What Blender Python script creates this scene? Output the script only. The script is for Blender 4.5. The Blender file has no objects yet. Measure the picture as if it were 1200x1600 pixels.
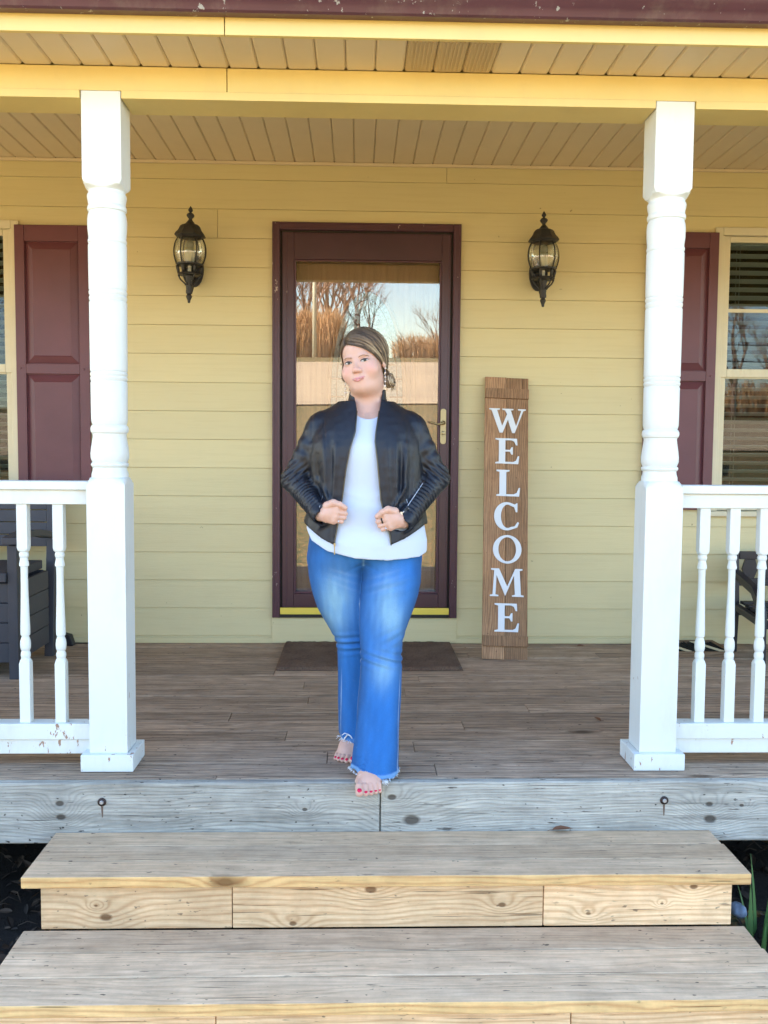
import bpy, bmesh, math, random
import numpy as np
from mathutils import Vector, Matrix, noise as mnoise
R = math.radians
random.seed(11)
SC = bpy.context.scene
COL = SC.collection

# ------------------------------------------------------------------ camera
cam_d = bpy.data.cameras.new("camera"); cam = bpy.data.objects.new("camera", cam_d); COL.objects.link(cam)
F_ = Vector((0.02919214, 0.99724893, -0.06813507)); R_ = Vector((0.9995566, -0.02872365, 0.00784565)); U_ = Vector((-0.00586698, 0.06833389, 0.99764526))
m = Matrix((R_, U_, -F_)).transposed().to_4x4(); m.translation = Vector((0, -3.4944, 1.2115))
cam.matrix_world = m
cam_d.sensor_fit = 'VERTICAL'; cam_d.sensor_height = 24.0; cam_d.lens = 1481.58/1600*24
cam_d.clip_start = 0.05; cam_d.clip_end = 600
SC.camera = cam

# ------------------------------------------------------------------ sky, sun, exposure
SUN_EL, SUN_ROT = 40.0, -60.0      # the sun stands behind the house
world = bpy.data.worlds.new("World"); SC.world = world; world.use_nodes = True
wn = world.node_tree; wn.nodes.clear()
sky = wn.nodes.new('ShaderNodeTexSky'); sky.sky_type = 'NISHITA'; sky.sun_disc = False
sky.sun_elevation = R(SUN_EL); sky.sun_rotation = R(SUN_ROT); sky.air_density = 1.0; sky.dust_density = 0.3; sky.ozone_density = 1.0
bg = wn.nodes.new('ShaderNodeBackground'); bg.inputs['Strength'].default_value = 0.095
wo = wn.nodes.new('ShaderNodeOutputWorld')
wn.links.new(sky.outputs[0], bg.inputs[0]); wn.links.new(bg.outputs[0], wo.inputs[0])
sun_d = bpy.data.lights.new("sun", 'SUN'); sun_d.energy = 5.0; sun_d.angle = R(0.5); sun_d.color = (1.0, 0.93, 0.82)
sun = bpy.data.objects.new("sun", sun_d); COL.objects.link(sun)
sd = Vector((math.sin(R(SUN_ROT))*math.cos(R(SUN_EL)), math.cos(R(SUN_ROT))*math.cos(R(SUN_EL)), math.sin(R(SUN_EL))))
sun.rotation_euler = sd.to_track_quat('Z', 'Y').to_euler()
SC.view_settings.view_transform = 'Standard'; SC.view_settings.look = 'None'
SC.view_settings.exposure = 3.15; SC.view_settings.gamma = 1.0
SC.render.engine = 'CYCLES'; SC.cycles.use_denoising = True
SC.cycles.max_bounces = 10; SC.cycles.diffuse_bounces = 5; SC.cycles.transparent_max_bounces = 12

# ------------------------------------------------------------------ object helpers
def tag(o, label=None, cat=None, group=None, kind=None):
    if label: o['label'] = label
    if cat: o['category'] = cat
    if group: o['group'] = group
    if kind: o['kind'] = kind
    return o
def empty(name, loc=(0,0,0), label=None, cat=None, group=None, parent=None, kind=None):
    o = bpy.data.objects.new(name, None); COL.objects.link(o); o.location = loc; o.empty_display_size = .1
    if parent: o.parent = parent
    return tag(o, label, cat, group, kind)

class MB:
    """collects shapes for ONE mesh object; every shape gets its own random number (attribute rnd)"""
    def __init__(s): s.v=[]; s.f=[]; s.r=[]; s.sm=[]
    def add(s, vs, fs, smooth=False, rnd=None):
        b=len(s.v); s.v += [tuple(v) for v in vs]; rr = random.random() if rnd is None else rnd
        for f in fs: s.f.append(tuple(i+b for i in f)); s.r.append(rr); s.sm.append(smooth)
        return s
    def box(s, x0,x1,y0,y1,z0,z1, rnd=None, M=None):
        vs=[(x,y,z) for z in (z0,z1) for y in (y0,y1) for x in (x0,x1)]
        if M is not None: vs=[M@Vector(v) for v in vs]
        return s.add(vs, [(0,2,3,1),(4,5,7,6),(0,1,5,4),(2,6,7,3),(0,4,6,2),(1,3,7,5)], False, rnd)
    def prism(s, pts, d0, d1, axis='Y', smooth=False, rnd=None, M=None):
        """extrude a closed outline; axis = direction of extrusion; pts are the other two coordinates in order"""
        n=len(pts); vs=[]
        for d in (d0,d1):
            for a,b in pts: vs.append({'X':(d,a,b),'Y':(a,d,b),'Z':(a,b,d)}[axis])
        if M is not None: vs=[M@Vector(v) for v in vs]
        fs=[tuple(range(n))[::-1], tuple(range(n,2*n))]+[(i,(i+1)%n,n+(i+1)%n,n+i) for i in range(n)]
        return s.add(vs, fs, smooth, rnd)
    def lathe(s, prof, cx, cy, n=24, smooth=True, rnd=None, M=None, cap=True):
        vs=[];fs=[]
        for r,z in prof:
            for i in range(n):
                a=2*math.pi*(i+.5)/n; vs.append((cx+r*math.cos(a),cy+r*math.sin(a),z))
        if M is not None: vs=[M@Vector(v) for v in vs]
        for k in range(len(prof)-1):
            for i in range(n):
                j=(i+1)%n; fs.append((k*n+i,k*n+j,(k+1)*n+j,(k+1)*n+i))
        if cap: fs.append(tuple(range(n))[::-1]); fs.append(tuple((len(prof)-1)*n+i for i in range(n)))
        return s.add(vs,fs,smooth,rnd)
    def tube(s, pts, rad, n=6, smooth=True, rnd=None, closed=False):
        pts=[Vector(p) for p in pts]; m=len(pts); vs=[];fs=[]
        rads = rad if isinstance(rad,(list,tuple)) else [rad]*m
        up=None
        for k,p in enumerate(pts):
            if closed: t=(pts[(k+1)%m]-pts[k-1])
            else: t=(pts[min(k+1,m-1)]-pts[max(k-1,0)])
            t = t.normalized() if t.length>1e-9 else Vector((0,0,1))
            if up is None:
                up = Vector((0,0,1)) if abs(t.z)<.9 else Vector((1,0,0))
            a=t.cross(up); a = a.normalized() if a.length>1e-6 else Vector((1,0,0)); b=a.cross(t).normalized(); up=b
            for i in range(n):
                w=2*math.pi*i/n; vs.append(p+(a*math.cos(w)+b*math.sin(w))*rads[k])
        for k in range(m if closed else m-1):
            k2=(k+1)%m
            for i in range(n):
                j=(i+1)%n; fs.append((k*n+i,k2*n+i,k2*n+j,k*n+j))
        if not closed: fs.append(tuple(range(n))); fs.append(tuple((m-1)*n+i for i in range(n))[::-1])
        return s.add(vs,fs,smooth,rnd)
    def ball(s, c, r, n=10, rnd=None, M=None):
        rx,ry,rz = r if isinstance(r,(tuple,list)) else (r,r,r)
        vs=[(0,0,-1)];fs=[]
        for k in range(1,n):
            t=-math.pi/2+math.pi*k/n
            for i in range(2*n):
                a=math.pi*i/n; vs.append((math.cos(t)*math.cos(a),math.cos(t)*math.sin(a),math.sin(t)))
        vs.append((0,0,1)); q=2*n
        for i in range(q): fs.append((0,1+(i+1)%q,1+i)); fs.append((len(vs)-1,1+(n-2)*q+i,1+(n-2)*q+(i+1)%q))
        for k in range(n-2):
            for i in range(q): fs.append((1+k*q+i,1+k*q+(i+1)%q,1+(k+1)*q+(i+1)%q,1+(k+1)*q+i))
        M0 = Matrix.Translation(c) @ (M if M is not None else Matrix.Identity(4))
        vs=[M0@Vector((x*rx,y*ry,z*rz)) for x,y,z in vs]
        return s.add(vs,fs,True,rnd)
    def build(s, name, mat, parent=None, bevel=0, seg=2, loc=None, angle=None):
        me=bpy.data.meshes.new(name); me.from_pydata(s.v,[],s.f)
        a=me.attributes.new('rnd','FLOAT','FACE'); a.data.foreach_set('value', np.array(s.r,dtype=np.float32))
        me.polygons.foreach_set('use_smooth', np.array(s.sm,dtype=bool)); me.update()
        if angle is not None:
            me.polygons.foreach_set('use_smooth', np.ones(len(s.f),dtype=bool)); me.set_sharp_from_angle(angle=R(angle))
        o=bpy.data.objects.new(name,me); COL.objects.link(o)
        if mat: me.materials.append(mat)
        if parent: o.parent=parent; o.matrix_parent_inverse = Matrix.Translation(-parent.location)
        if loc: o.location=loc
        if bevel:
            b=o.modifiers.new('bevel','BEVEL'); b.width=bevel; b.segments=seg; b.limit_method='ANGLE'; b.angle_limit=R(50); b.use_clamp_overlap=True
            o.data.polygons.foreach_set('use_smooth', np.ones(len(s.f),dtype=bool)); w=o.modifiers.new('wn','WEIGHTED_NORMAL'); w.keep_sharp=True
        return o

# ------------------------------------------------------------------ material helpers
class NT:
    def __init__(s, name):
        s.m=bpy.data.materials.new(name); s.m.use_nodes=True; s.t=s.m.node_tree; s.t.nodes.clear()
        s.out=s.n('OutputMaterial'); s.b=s.n('BsdfPrincipled'); s.l(s.b.outputs[0], s.out.inputs[0])
    def n(s, typ, **kw):
        nd=s.t.nodes.new('ShaderNode'+typ)
        for k,v in kw.items(): setattr(nd,k,v)
        return nd
    def l(s,a,b): s.t.links.new(a,b)
    def inp(s, nd, key, v):
        if hasattr(v,'is_output') or isinstance(v, bpy.types.NodeSocket): s.l(v, nd.inputs[key])
        else: nd.inputs[key].default_value = v
    def pos(s, obj=True):
        return s.n('TexCoord').outputs['Object']
    def attr(s,name,out='Fac'):
        a=s.n('Attribute'); a.attribute_name=name; return a.outputs[out]
    def map(s, vec, scale=(1,1,1), loc=(0,0,0), rot=(0,0,0)):
        a=s.n('Mapping'); s.l(vec,a.inputs[0]); a.inputs['Scale'].default_value=scale; a.inputs['Rotation'].default_value=rot
        s.inp(a,'Location',loc); return a.outputs[0]
    def noise(s, vec, scale=5, detail=4, rough=.55, dist=0, out=0):
        a=s.n('TexNoise'); s.l(vec,a.inputs['Vector']); a.inputs['Scale'].default_value=scale; a.inputs['Detail'].default_value=detail
        a.inputs['Roughness'].default_value=rough; a.inputs['Distortion'].default_value=dist; return a.outputs[out]
    def math(s, op, a, b=0.0, c=None, clamp=False):
        nd=s.n('Math'); nd.operation=op; nd.use_clamp=clamp; s.inp(nd,0,a); s.inp(nd,1,b)
        if c is not None: s.inp(nd,2,c)
        return nd.outputs[0]
    def ramp(s, fac, stops, interp='LINEAR'):
        nd=s.n('ValToRGB'); nd.color_ramp.interpolation=interp; e=nd.color_ramp.elements
        while len(e)<len(stops): e.new(.5)
        for i,(p,c) in enumerate(stops):
            e[i].position=p; e[i].color = (c,c,c,1) if isinstance(c,(int,float)) else (*c,1)
        s.l(fac,nd.inputs[0]); return nd.outputs[0]
    def mix(s, fac, a, b, mode='MIX'):
        nd=s.n('Mix'); nd.data_type='RGBA'; nd.blend_type=mode; s.inp(nd,0,fac)
        for k,v in ((6,a),(7,b)):
            if isinstance(v,(tuple,list)): v=(*v[:3],1)
            s.inp(nd,k,v)
        return nd.outputs[2]
    def vadd(s,a,b):
        nd=s.n('VectorMath'); nd.operation='ADD'; s.inp(nd,0,a); s.inp(nd,1,b); return nd.outputs[0]
    def xyz(s,x=0.0,y=0.0,z=0.0):
        nd=s.n('CombineXYZ'); s.inp(nd,0,x); s.inp(nd,1,y); s.inp(nd,2,z); return nd.outputs[0]
    def sep(s,v):
        nd=s.n('SeparateXYZ'); s.l(v,nd.inputs[0]); return nd.outputs
    def bump(s, h, strength=.3, dist=.01, normal=None):
        nd=s.n('Bump'); nd.inputs['Strength'].default_value=strength; nd.inputs['Distance'].default_value=dist; s.l(h,nd.inputs['Height'])
        if normal is not None: s.l(normal, nd.inputs['Normal'])
        return nd.outputs[0]
    def done(s, color=None, rough=.6, normal=None, metal=0.0, spec=None, **kw):
        if color is not None: s.inp(s.b,'Base Color', (*color,1) if isinstance(color,(tuple,list)) and len(color)==3 else color)
        s.inp(s.b,'Roughness',rough); s.inp(s.b,'Metallic',metal)
        if spec is not None: s.b.inputs['Specular IOR Level'].default_value=spec
        if normal is not None: s.l(normal, s.b.inputs['Normal'])
        for k,v in kw.items(): s.inp(s.b,k.replace('_',' '),v)
        return s.m

def wood(name, light, dark, grey=None, grey_amt=0.0, axis='X', freq=60, knots=.5, rough=.8, rings=1.0, streak=.5, bump=.25, spots=.5, coarse=0.0, kn=()):
    """planks: growth rings bent round knots, fine fibre streaks, greying and dirt specks, a shift of grain for each board"""
    t=NT(name); p=t.pos(); r=t.attr('rnd')
    off=t.xyz(t.math('MULTIPLY',r,37.0),t.math('MULTIPLY',r,11.0),t.math('MULTIPLY',r,23.0))
    q=t.vadd(p,off)
    if axis=='Z': q=t.map(q,rot=(0,R(90),0))
    # knots: sparse cells
    kv=t.map(q,scale=(2.2,5.5,5.5))
    vo=t.n('TexVoronoi'); vo.feature='F1'; t.l(kv,vo.inputs['Vector']); vo.inputs['Scale'].default_value=1.0
    csel=t.math('GREATER_THAN', t.sep(vo.outputs['Color'])[0], 1-knots)
    wob=t.noise(q,9,3)
    d=t.math('ADD',vo.outputs['Distance'],t.math('MULTIPLY',t.math('SUBTRACT',wob,.5),.22))
    near=t.math('MULTIPLY',t.math('POWER',t.math('SUBTRACT',1.0,t.math('MULTIPLY',d,2.0),clamp=True),2.0),csel)
    if kn:   # knots that are really there, at their places
        ps=t.map(p,scale=(.62,1,1) if axis=='X' else (1,1,.62)); kd=None; kc=None
        for kx,ky,kz,ks in kn:
            dv=t.n('VectorMath'); dv.operation='DISTANCE'; t.l(ps,dv.inputs[0]); dv.inputs[1].default_value=((kx*.62,ky,kz) if axis=='X' else (kx,ky,kz*.62))
            dd=t.math('ADD',dv.outputs['Value'],t.math('MULTIPLY',t.math('SUBTRACT',wob,.5),ks*.7))
            e=t.math('POWER',2.718,t.math('MULTIPLY',-1.0,t.math('POWER',t.math('DIVIDE',dd,ks*3.6),2.0))); near=t.math('ADD',near,e)
            c1=t.ramp(t.math('DIVIDE',dd,ks),[(.55,1),(.9,0)]); kc=c1 if kc is None else t.math('MAXIMUM',kc,c1)
    # ring coordinate
    sx=t.sep(q); warp=t.noise(t.map(q,scale=(.9,4,4)),1.6,3,.5)
    big=t.noise(t.map(q,scale=(.35,3.2,3.2)),1.2,2,.4)
    coord=t.math('ADD',t.math('ADD',t.math('MULTIPLY',sx[1],.6),sx[2]), t.math('MULTIPLY',warp,.10))
    coord=t.math('ADD',coord,t.math('MULTIPLY',big,.12)); coord=t.math('ADD',coord,t.math('MULTIPLY',near,.055))
    w=t.math('SINE',t.math('MULTIPLY',coord,freq*6.283))
    w=t.math('MULTIPLY_ADD',w,.5,.5); w=t.math('POWER',w,2.2)
    fib=t.noise(t.map(q,scale=(2.0,60,60)),4,5,.65)
    fib2=t.noise(t.map(q,scale=(.7,14,14)),4,4,.6)
    base=t.mix(t.math('MULTIPLY',w,.75*rings),light,dark)
    base=t.mix(t.math('MULTIPLY',t.ramp(fib,[(.35,0),(.7,1)]),streak),base,dark,'MULTIPLY')
    if grey is not None:
        gm=t.noise(t.map(q,scale=(.6,3,3)),2.5,5,.6)
        gf=t.math('MULTIPLY',t.ramp(gm,[(.25,.45),(.7,1)]),grey_amt)
        g2=t.mix(t.math('MULTIPLY',t.ramp(fib2,[(.4,0),(.62,1)]),.55),grey,tuple(c*.5 for c in grey))
        g2=t.mix(t.math('MULTIPLY',w,.35*rings),g2,tuple(c*.55 for c in grey))
        base=t.mix(gf,base,g2)
    if coarse:
        cs=t.noise(t.map(q,scale=(1.0,26,26)),2.2,5,.7); base=t.mix(t.math('MULTIPLY',t.ramp(cs,[(.46,0),(.66,1)]),coarse),base,tuple(c*.45 for c in dark))
        cl=t.noise(t.map(q,scale=(1.3,40,40)),2.7,3,.6); base=t.mix(t.math('MULTIPLY',t.ramp(cl,[(.62,0),(.72,1)]),.5),base,tuple(min(1,c*1.7) for c in light))
    # per board tone
    tone=t.math('MULTIPLY_ADD',r,.34,.83)
    base=t.mix(1.0,base,t.xyz(tone,tone,tone),'MULTIPLY')
    # cracks (checks) along the grain
    crk=t.noise(t.map(q,scale=(1.1,42,42)),3.1,2,.4); crk=t.ramp(crk,[(.68,0),(.72,1)])
    base=t.mix(t.math('MULTIPLY',crk,.65),base,tuple(c*.22 for c in dark))
    # knot core
    core=t.math('MULTIPLY',t.ramp(d,[(.05,1),(.17,0)]),csel)
    if kn: core=t.math('MAXIMUM',core,kc)
    base=t.mix(t.math('MULTIPLY',core,.8),base,(dark[0]*.22,dark[1]*.17,dark[2]*.14))
    # specks of dirt
    sp=t.noise(t.map(q,scale=(34,70,70)),1.0,2,.5); sp=t.ramp(sp,[(.70,0),(.75,1)])
    base=t.mix(t.math('MULTIPLY',sp,spots),base,(.03,.024,.02))
    ds=t.noise(t.map(q,scale=(9,75,75)),1.3,3,.6); base=t.mix(t.math('MULTIPLY',t.ramp(ds,[(.66,0),(.72,1)]),spots*.8),base,(.045,.035,.028))
    bl=t.noise(q,7,5,.7); bt=t.ramp(bl,[(.3,.80),(.7,1.12)]); base=t.mix(1.0,base,bt,'MULTIPLY')
    h=t.math('ADD',t.math('MULTIPLY',fib,-.6),t.math('MULTIPLY',w,.35)); h=t.math('ADD',h,t.math('MULTIPLY',t.math('ADD',crk,core),-1.2))
    return t.done(base,rough,t.bump(h,bump,.004),spec=.2)

def paint(name, col, rough=.45, dirt=0.0, chips=0.0, chipcol=(.32,.2,.14), mottle=.06, bump=.08, bscale=40, lowz=None):
    t=NT(name); p=t.pos()
    n1=t.noise(p,3.0,5,.6); c=t.mix(t.ramp(n1,[(.3,0),(.75,1)]),col,tuple(x*(1-mottle*2) for x in col))
    if dirt:
        g=t.noise(t.map(p,scale=(1,1,.35)),7,6,.7); g=t.ramp(g,[(.5,0),(.8,1)]); c=t.mix(t.math('MULTIPLY',g,dirt),c,(.30,.27,.2))
    h=t.noise(p,bscale,4,.6)
    if chips:
        g=t.noise(t.map(p,scale=(1,1,.45)),38,5,.62); big=t.noise(p,3.4,2,.5)
        s=t.math('ADD',t.math('MULTIPLY',g,1.0),t.math('MULTIPLY',big,.35))
        if lowz is not None: s=t.math('ADD',s,t.math('MULTIPLY',t.math('SUBTRACT',lowz,t.sep(p)[2]),.22,clamp=False))
        k=t.ramp(s,[(.885-chips*.1,0),(.9-chips*.1,1)]); c=t.mix(k,c,chipcol); h=t.math('SUBTRACT',h,t.math('MULTIPLY',k,1.5))
    return t.done(c,rough,t.bump(h,bump,.004))

M={}
M['deck']=wood('weathered_deck_boards',(.50,.35,.23),(.21,.145,.095),grey=(.56,.435,.325),grey_amt=.8,freq=55,knots=.2,rings=1.0,streak=1.0,rough=.85,bump=.8,spots=.9,coarse=.6)
M['rim']=wood('weathered_rim_board',(.56,.52,.42),(.20,.18,.15),grey=(.56,.55,.49),grey_amt=.9,freq=75,knots=.12,rings=.8,streak=.85,rough=.85,bump=.5,spots=1.0,coarse=.35,kn=[(-1.06,-.135,-.075,.012),(-1.055,-.135,-.125,.013),(.135,-.135,-.055,.012),(.21,-.135,-.14,.026),(1.30,-.135,-.085,.012),(1.305,-.135,-.14,.02),(-.18,-.135,-.10,.008),(1.42,-.135,-.09,.007)])
M['tread']=wood('tread_lumber',(.76,.52,.30),(.44,.28,.15),grey=(.74,.56,.38),grey_amt=.75,freq=70,knots=.22,rings=.55,streak=.6,rough=.8,bump=.3,spots=.8)
M['riser']=wood('riser_lumber',(.90,.64,.36),(.62,.35,.15),grey=(.84,.64,.42),grey_amt=.35,freq=46,knots=.0,rings=.95,streak=.5,rough=.75,bump=.25,spots=.6,kn=[(-.808,-.476,-.325,.017),(-.84,-.476,-.285,.005),(.055,-.476,-.236,.015),(-.20,-.476,-.350,.011),(.488,-.476,-.291,.010),(.775,-.476,-.322,.008),(1.125,-.476,-.233,.011),(1.02,-.476,-.29,.004)])
M['edge']=wood('tread_nosing_lumber',(.84,.54,.21),(.56,.26,.08),grey=(.72,.54,.32),grey_amt=.3,freq=48,knots=.35,rings=.9,streak=.35,rough=.7,spots=.3)
M['sign']=wood('sign_barn_wood',(.50,.28,.14),(.20,.095,.045),grey=(.40,.27,.17),grey_amt=.5,axis='Z',freq=75,knots=.45,rings=.9,streak=.75,rough=.8,bump=.4)
M['tray']=wood('tray_wood',(.3,.2,.12),(.15,.09,.05),freq=60,knots=.1)
M['under']=wood('stringer_wood',(.25,.2,.15),(.1,.08,.06),freq=60,knots=.1)
M['white']=paint('white_trim_paint',(.68,.72,.70),.42,dirt=.22,chips=.35,mottle=.02,lowz=.1)
M['white_rail']=paint('white_rail_paint',(.68,.72,.70),.42,dirt=.25,chips=.6,mottle=.02,lowz=.15)
M['yellow']=paint('yellow_trim_paint',(.73,.585,.23),.5,dirt=.12,mottle=.05)
M['soffit']=paint('tan_vinyl_soffit',(.67,.56,.385),.5,dirt=.08,mottle=.03)
M['cream']=paint('cream_window_trim',(.66,.60,.42),.45,dirt=.1)
M['maroon']=paint('maroon_shutter_vinyl',(.125,.036,.048),.42,mottle=.12,bump=.12,bscale=120)
M['maroon_door']=paint('dark_maroon_door_paint',(.062,.022,.032),.36,mottle=.14)
M['maroon_frame']=paint('maroon_casing_paint',(.085,.028,.042),.42,mottle=.12,chips=.12,chipcol=(.5,.4,.35))
M['gutter']=paint('maroon_gutter_metal',(.11,.045,.062),.4,dirt=.3,mottle=.15,chips=.5,chipcol=(.35,.36,.36))
M['caulk']=NT('dark_gap').done((.03,.025,.02),.9)
M['black']=paint('matte_black_metal',(.022,.022,.024),.5,dirt=.12,chips=.12,chipcol=(.35,.35,.34))
M['dark_metal']=NT('bolt_iron').done((.05,.035,.03),.6,metal=.6)
M['rust']=NT('rust_stain').done((.13,.085,.06),.9)
M['zinc']=NT('zinc_bolt').done((.5,.5,.5),.45,metal=.8)
M['slate']=paint('slate_resin',(.040,.042,.055),.55,mottle=.12,bump=.2,bscale=90)
M['navy']=paint('navy_painted_wood',(.012,.012,.018),.42,mottle=.1)
M['bristle']=NT('black_rubber').done((.012,.012,.012),.8)
M['gold']=NT('brass').done((.36,.30,.17),.42,metal=1.0)
M['kick']=paint('polished_yellow_brass_strip',(.82,.62,.09),.35,mottle=.05)
M['bulbwhite']=NT('candle_sleeve').done((.50,.50,.42),.5)
M['letter']=paint('white_letter_paint',(.72,.76,.80),.5,mottle=.03)
M['roof']=paint('shingle',(.10,.08,.075),.9,mottle=.3,bump=.5)

def siding_mat():
    t=NT('yellow_fibre_cement_siding'); p=t.pos(); r=t.attr('rnd')
    off=t.xyz(t.math('MULTIPLY',r,30.0),0.0,t.math('MULTIPLY',r,9.0)); q=t.vadd(p,off)
    g=t.noise(t.map(q,scale=(.7,1,16)),3.0,6,.65); g2=t.noise(t.map(q,scale=(1.6,1,34)),5.0,4,.6,1.2)
    cloud=t.noise(q,1.3,4,.55)
    c=t.mix(t.ramp(cloud,[(.3,0),(.75,1)]),(.645,.555,.30),(.61,.53,.295))
    tone=t.math('MULTIPLY_ADD',r,.05,.975); c=t.mix(1.0,c,t.xyz(tone,tone,tone),'MULTIPLY')
    gr=t.math('MULTIPLY',t.ramp(g,[(.5,0),(.62,1)]),.10); c=t.mix(gr,c,(.42,.33,.16))
    spt=t.noise(p,26,2,.5); c=t.mix(t.math('MULTIPLY',t.ramp(spt,[(.765,0),(.78,1)]),.55),c,(.14,.1,.06))
    h=t.math('ADD',t.math('MULTIPLY',g,.6),t.math('MULTIPLY',t.ramp(g2,[(.45,0),(.6,1)]),.4))
    return t.done(c,.55,t.bump(h,.25,.003))
M['siding']=siding_mat()

def glass_mat(name, refl, tint=(.95,.97,.97), rough=0.0, boost=.45):
    t=NT(name); t.t.nodes.remove(t.b)
    tr=t.n('BsdfTransparent'); tr.inputs[0].default_value=(*tint,1)
    gl=t.n('BsdfGlossy'); gl.inputs['Roughness'].default_value=rough; gl.inputs[0].default_value=(1,1,1,1)
    lw=t.n('LayerWeight'); lw.inputs[0].default_value=.35
    f=t.math('ADD',t.math('MULTIPLY',lw.outputs['Fresnel'],boost),refl,clamp=True)
    mx=t.n('MixShader'); t.l(f,mx.inputs[0]); t.l(tr.outputs[0],mx.inputs[1]); t.l(gl.outputs[0],mx.inputs[2]); t.l(mx.outputs[0],t.out.inputs[0])
    return t.m
M['glass_door']=glass_mat('storm_door_glass',.075,boost=.22)
M['glass_win']=glass_mat('window_glass',.018,tint=(.8,.85,.85),boost=.13)
M['glass_lamp']=glass_mat('lantern_glass',.10,tint=(.78,.80,.76))

# ================================================================== SETTING
GZ=-.60
def sheet(name, x0,x1,y0,y1,nx,ny,zf,mat,kind='structure'):
    xs=np.linspace(x0,x1,nx); ys=np.linspace(y0,y1,ny)
    vs=[(x,y,zf(x,y)) for y in ys for x in xs]; fs=[(j*nx+i,j*nx+i+1,(j+1)*nx+i+1,(j+1)*nx+i) for j in range(ny-1) for i in range(nx-1)]
    o=MB().add(vs,fs,True).build(name,mat); tag(o,kind=kind); return o
def terrain(x,y):
    z=GZ
    if y<-4: z+= min(-4-y,13)*.123+ max(0,min(-17-y,28))*.075 + max(0,-45-y)*.012
    z+= .10*math.sin(x*.13+1)*min(1,max(0,(-y-5)/10)) + max(0,(-x-8))*.02*min(1,max(0,(-y-20)/10))
    return z
t=NT('winter_lawn'); p=t.pos()
n1=t.noise(p,.5,5,.6); n2=t.noise(p,9,6,.7)
c=t.mix(t.ramp(n1,[(.35,0),(.65,1)]),(.085,.095,.025),(.20,.15,.06)); n3=t.noise(p,22,4,.8); c=t.mix(t.ramp(n3,[(.50,0),(.56,1)]),c,(.34,.16,.05)); c=t.mix(t.ramp(n2,[(.50,0),(.60,1)]),c,(.05,.065,.02))
M['lawn']=t.done(c,.95,t.bump(n2,.9,.05))
t=NT('tan_gravel_road'); p=t.pos(); n1=t.noise(t.map(p,scale=(.3,1,1)),.8,5,.6); n2=t.noise(p,14,4,.6)
c=t.mix(t.ramp(n1,[(.35,0),(.65,1)]),(.52,.37,.22),(.42,.30,.19)); c=t.mix(t.math('MULTIPLY',t.ramp(n2,[(.55,0),(.75,1)]),.4),c,(.2,.17,.13))
cr=t.n('TexVoronoi'); cr.feature='DISTANCE_TO_EDGE'; t.l(t.map(p,scale=(.09,.22,1)),cr.inputs['Vector']); c=t.mix(t.ramp(cr.outputs[0],[(.0,.7),(.012,0)]),c,(.12,.1,.08))
M['road']=t.done(c,.9)
sheet('lawn',-120,120,-160,30,81,120,terrain,M['lawn'])
def road_z(x,y): return terrain(x,y)+.03
def roadsheet():
    vs=[];fs=[];n=60
    for i in range(n+1):
        x=-70+140*i/n; a=-17.2-.10*x-.0006*x*x; b=-39.5-.03*x+.0015*x*x
        for k in range(12):
            y=a+(b-a)*k/11; vs.append((x,y,road_z(x,y)))
    for i in range(n):
        for k in range(11): q=i*12+k; fs.append((q,q+1,q+13,q+12))
    o=MB().add(vs,fs,True).build('road',M['road']); tag(o,kind='structure')
roadsheet()
t=NT('bark_mulch'); p=t.pos(); n2=t.noise(p,30,6,.7); v=t.n('TexVoronoi'); t.l(t.map(p,scale=(40,70,40)),v.inputs['Vector'])
c=t.mix(n2,(.012,.009,.007),(.05,.035,.025)); c=t.mix(t.math('MULTIPLY',t.sep(v.outputs['Color'])[0],.5),c,(.07,.055,.04))
M['mulch']=t.done(c,.95,t.bump(t.math('ADD',n2,v.outputs['Distance']),1.0,.02))
rs=np.random.RandomState(3)
def mz(x,y): return GZ+.015+.012*math.sin(x*7.3+y*3)+.012*math.sin(y*11-x*5)
sheet('mulch_bed',-5,5,-1.35,2.6,110,50,mz,M['mulch'])
t=NT('dead_leaf'); r=t.attr('rnd'); c=t.ramp(r,[(0,(.030,.022,.016)),(.5,(.07,.045,.028)),(1,(.13,.09,.06))]); M['leaf']=t.done(c,.8)
def leaf(mb,x,y,z,s,a,tilt=.4,curl=.3):
    Mx=Matrix.Translation((x,y,z))@Matrix.Rotation(a,4,'Z')@Matrix.Rotation(random.uniform(-tilt,tilt),4,'X')@Matrix.Rotation(random.uniform(-tilt,tilt),4,'Y')
    pts=[(-1,0,0),(-.55,.32,curl*.4),(0,.42,curl*.5),(.6,.25,curl*.3),(1,0,.05),(.6,-.25,curl*.35),(0,-.42,curl*.5),(-.55,-.32,curl*.4),(0,0,0)]
    vs=[Mx@Vector((px*s,py*s,pz*s)) for px,py,pz in pts]
    mb.add(vs,[(8,i,(i+1)%8) for i in range(8)],False)
lm=MB()
for i in range(2600):
    x=random.choice((-1,1))*random.uniform(1.0,2.6); y=random.uniform(-1.3,1.2)
    leaf(lm,x,y,mz(x,y)+random.uniform(.004,.02),random.uniform(.012,.035),random.uniform(0,6.3),.7)
tag(lm.build('leaf_litter',M['leaf']),'dark dead leaves scattered over the mulch beside the steps','leaf litter',kind='stuff')
tm=MB()
for i in range(420):
    x=random.choice((-1,1))*random.uniform(1.05,2.4); y=random.uniform(-1.2,.8); a=random.uniform(0,6.3); L=random.uniform(.04,.14)
    tm.tube([(x,y,mz(x,y)+.015),(x+L*math.cos(a)*.5,y+L*math.sin(a)*.5,mz(x,y)+random.uniform(.02,.05)),(x+L*math.cos(a),y+L*math.sin(a),mz(x,y)+.02)],.0014,4)
tag(tm.build('twigs',M['leaf']),'thin dead twigs lying in the shaded mulch','twigs',kind='stuff')

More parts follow.
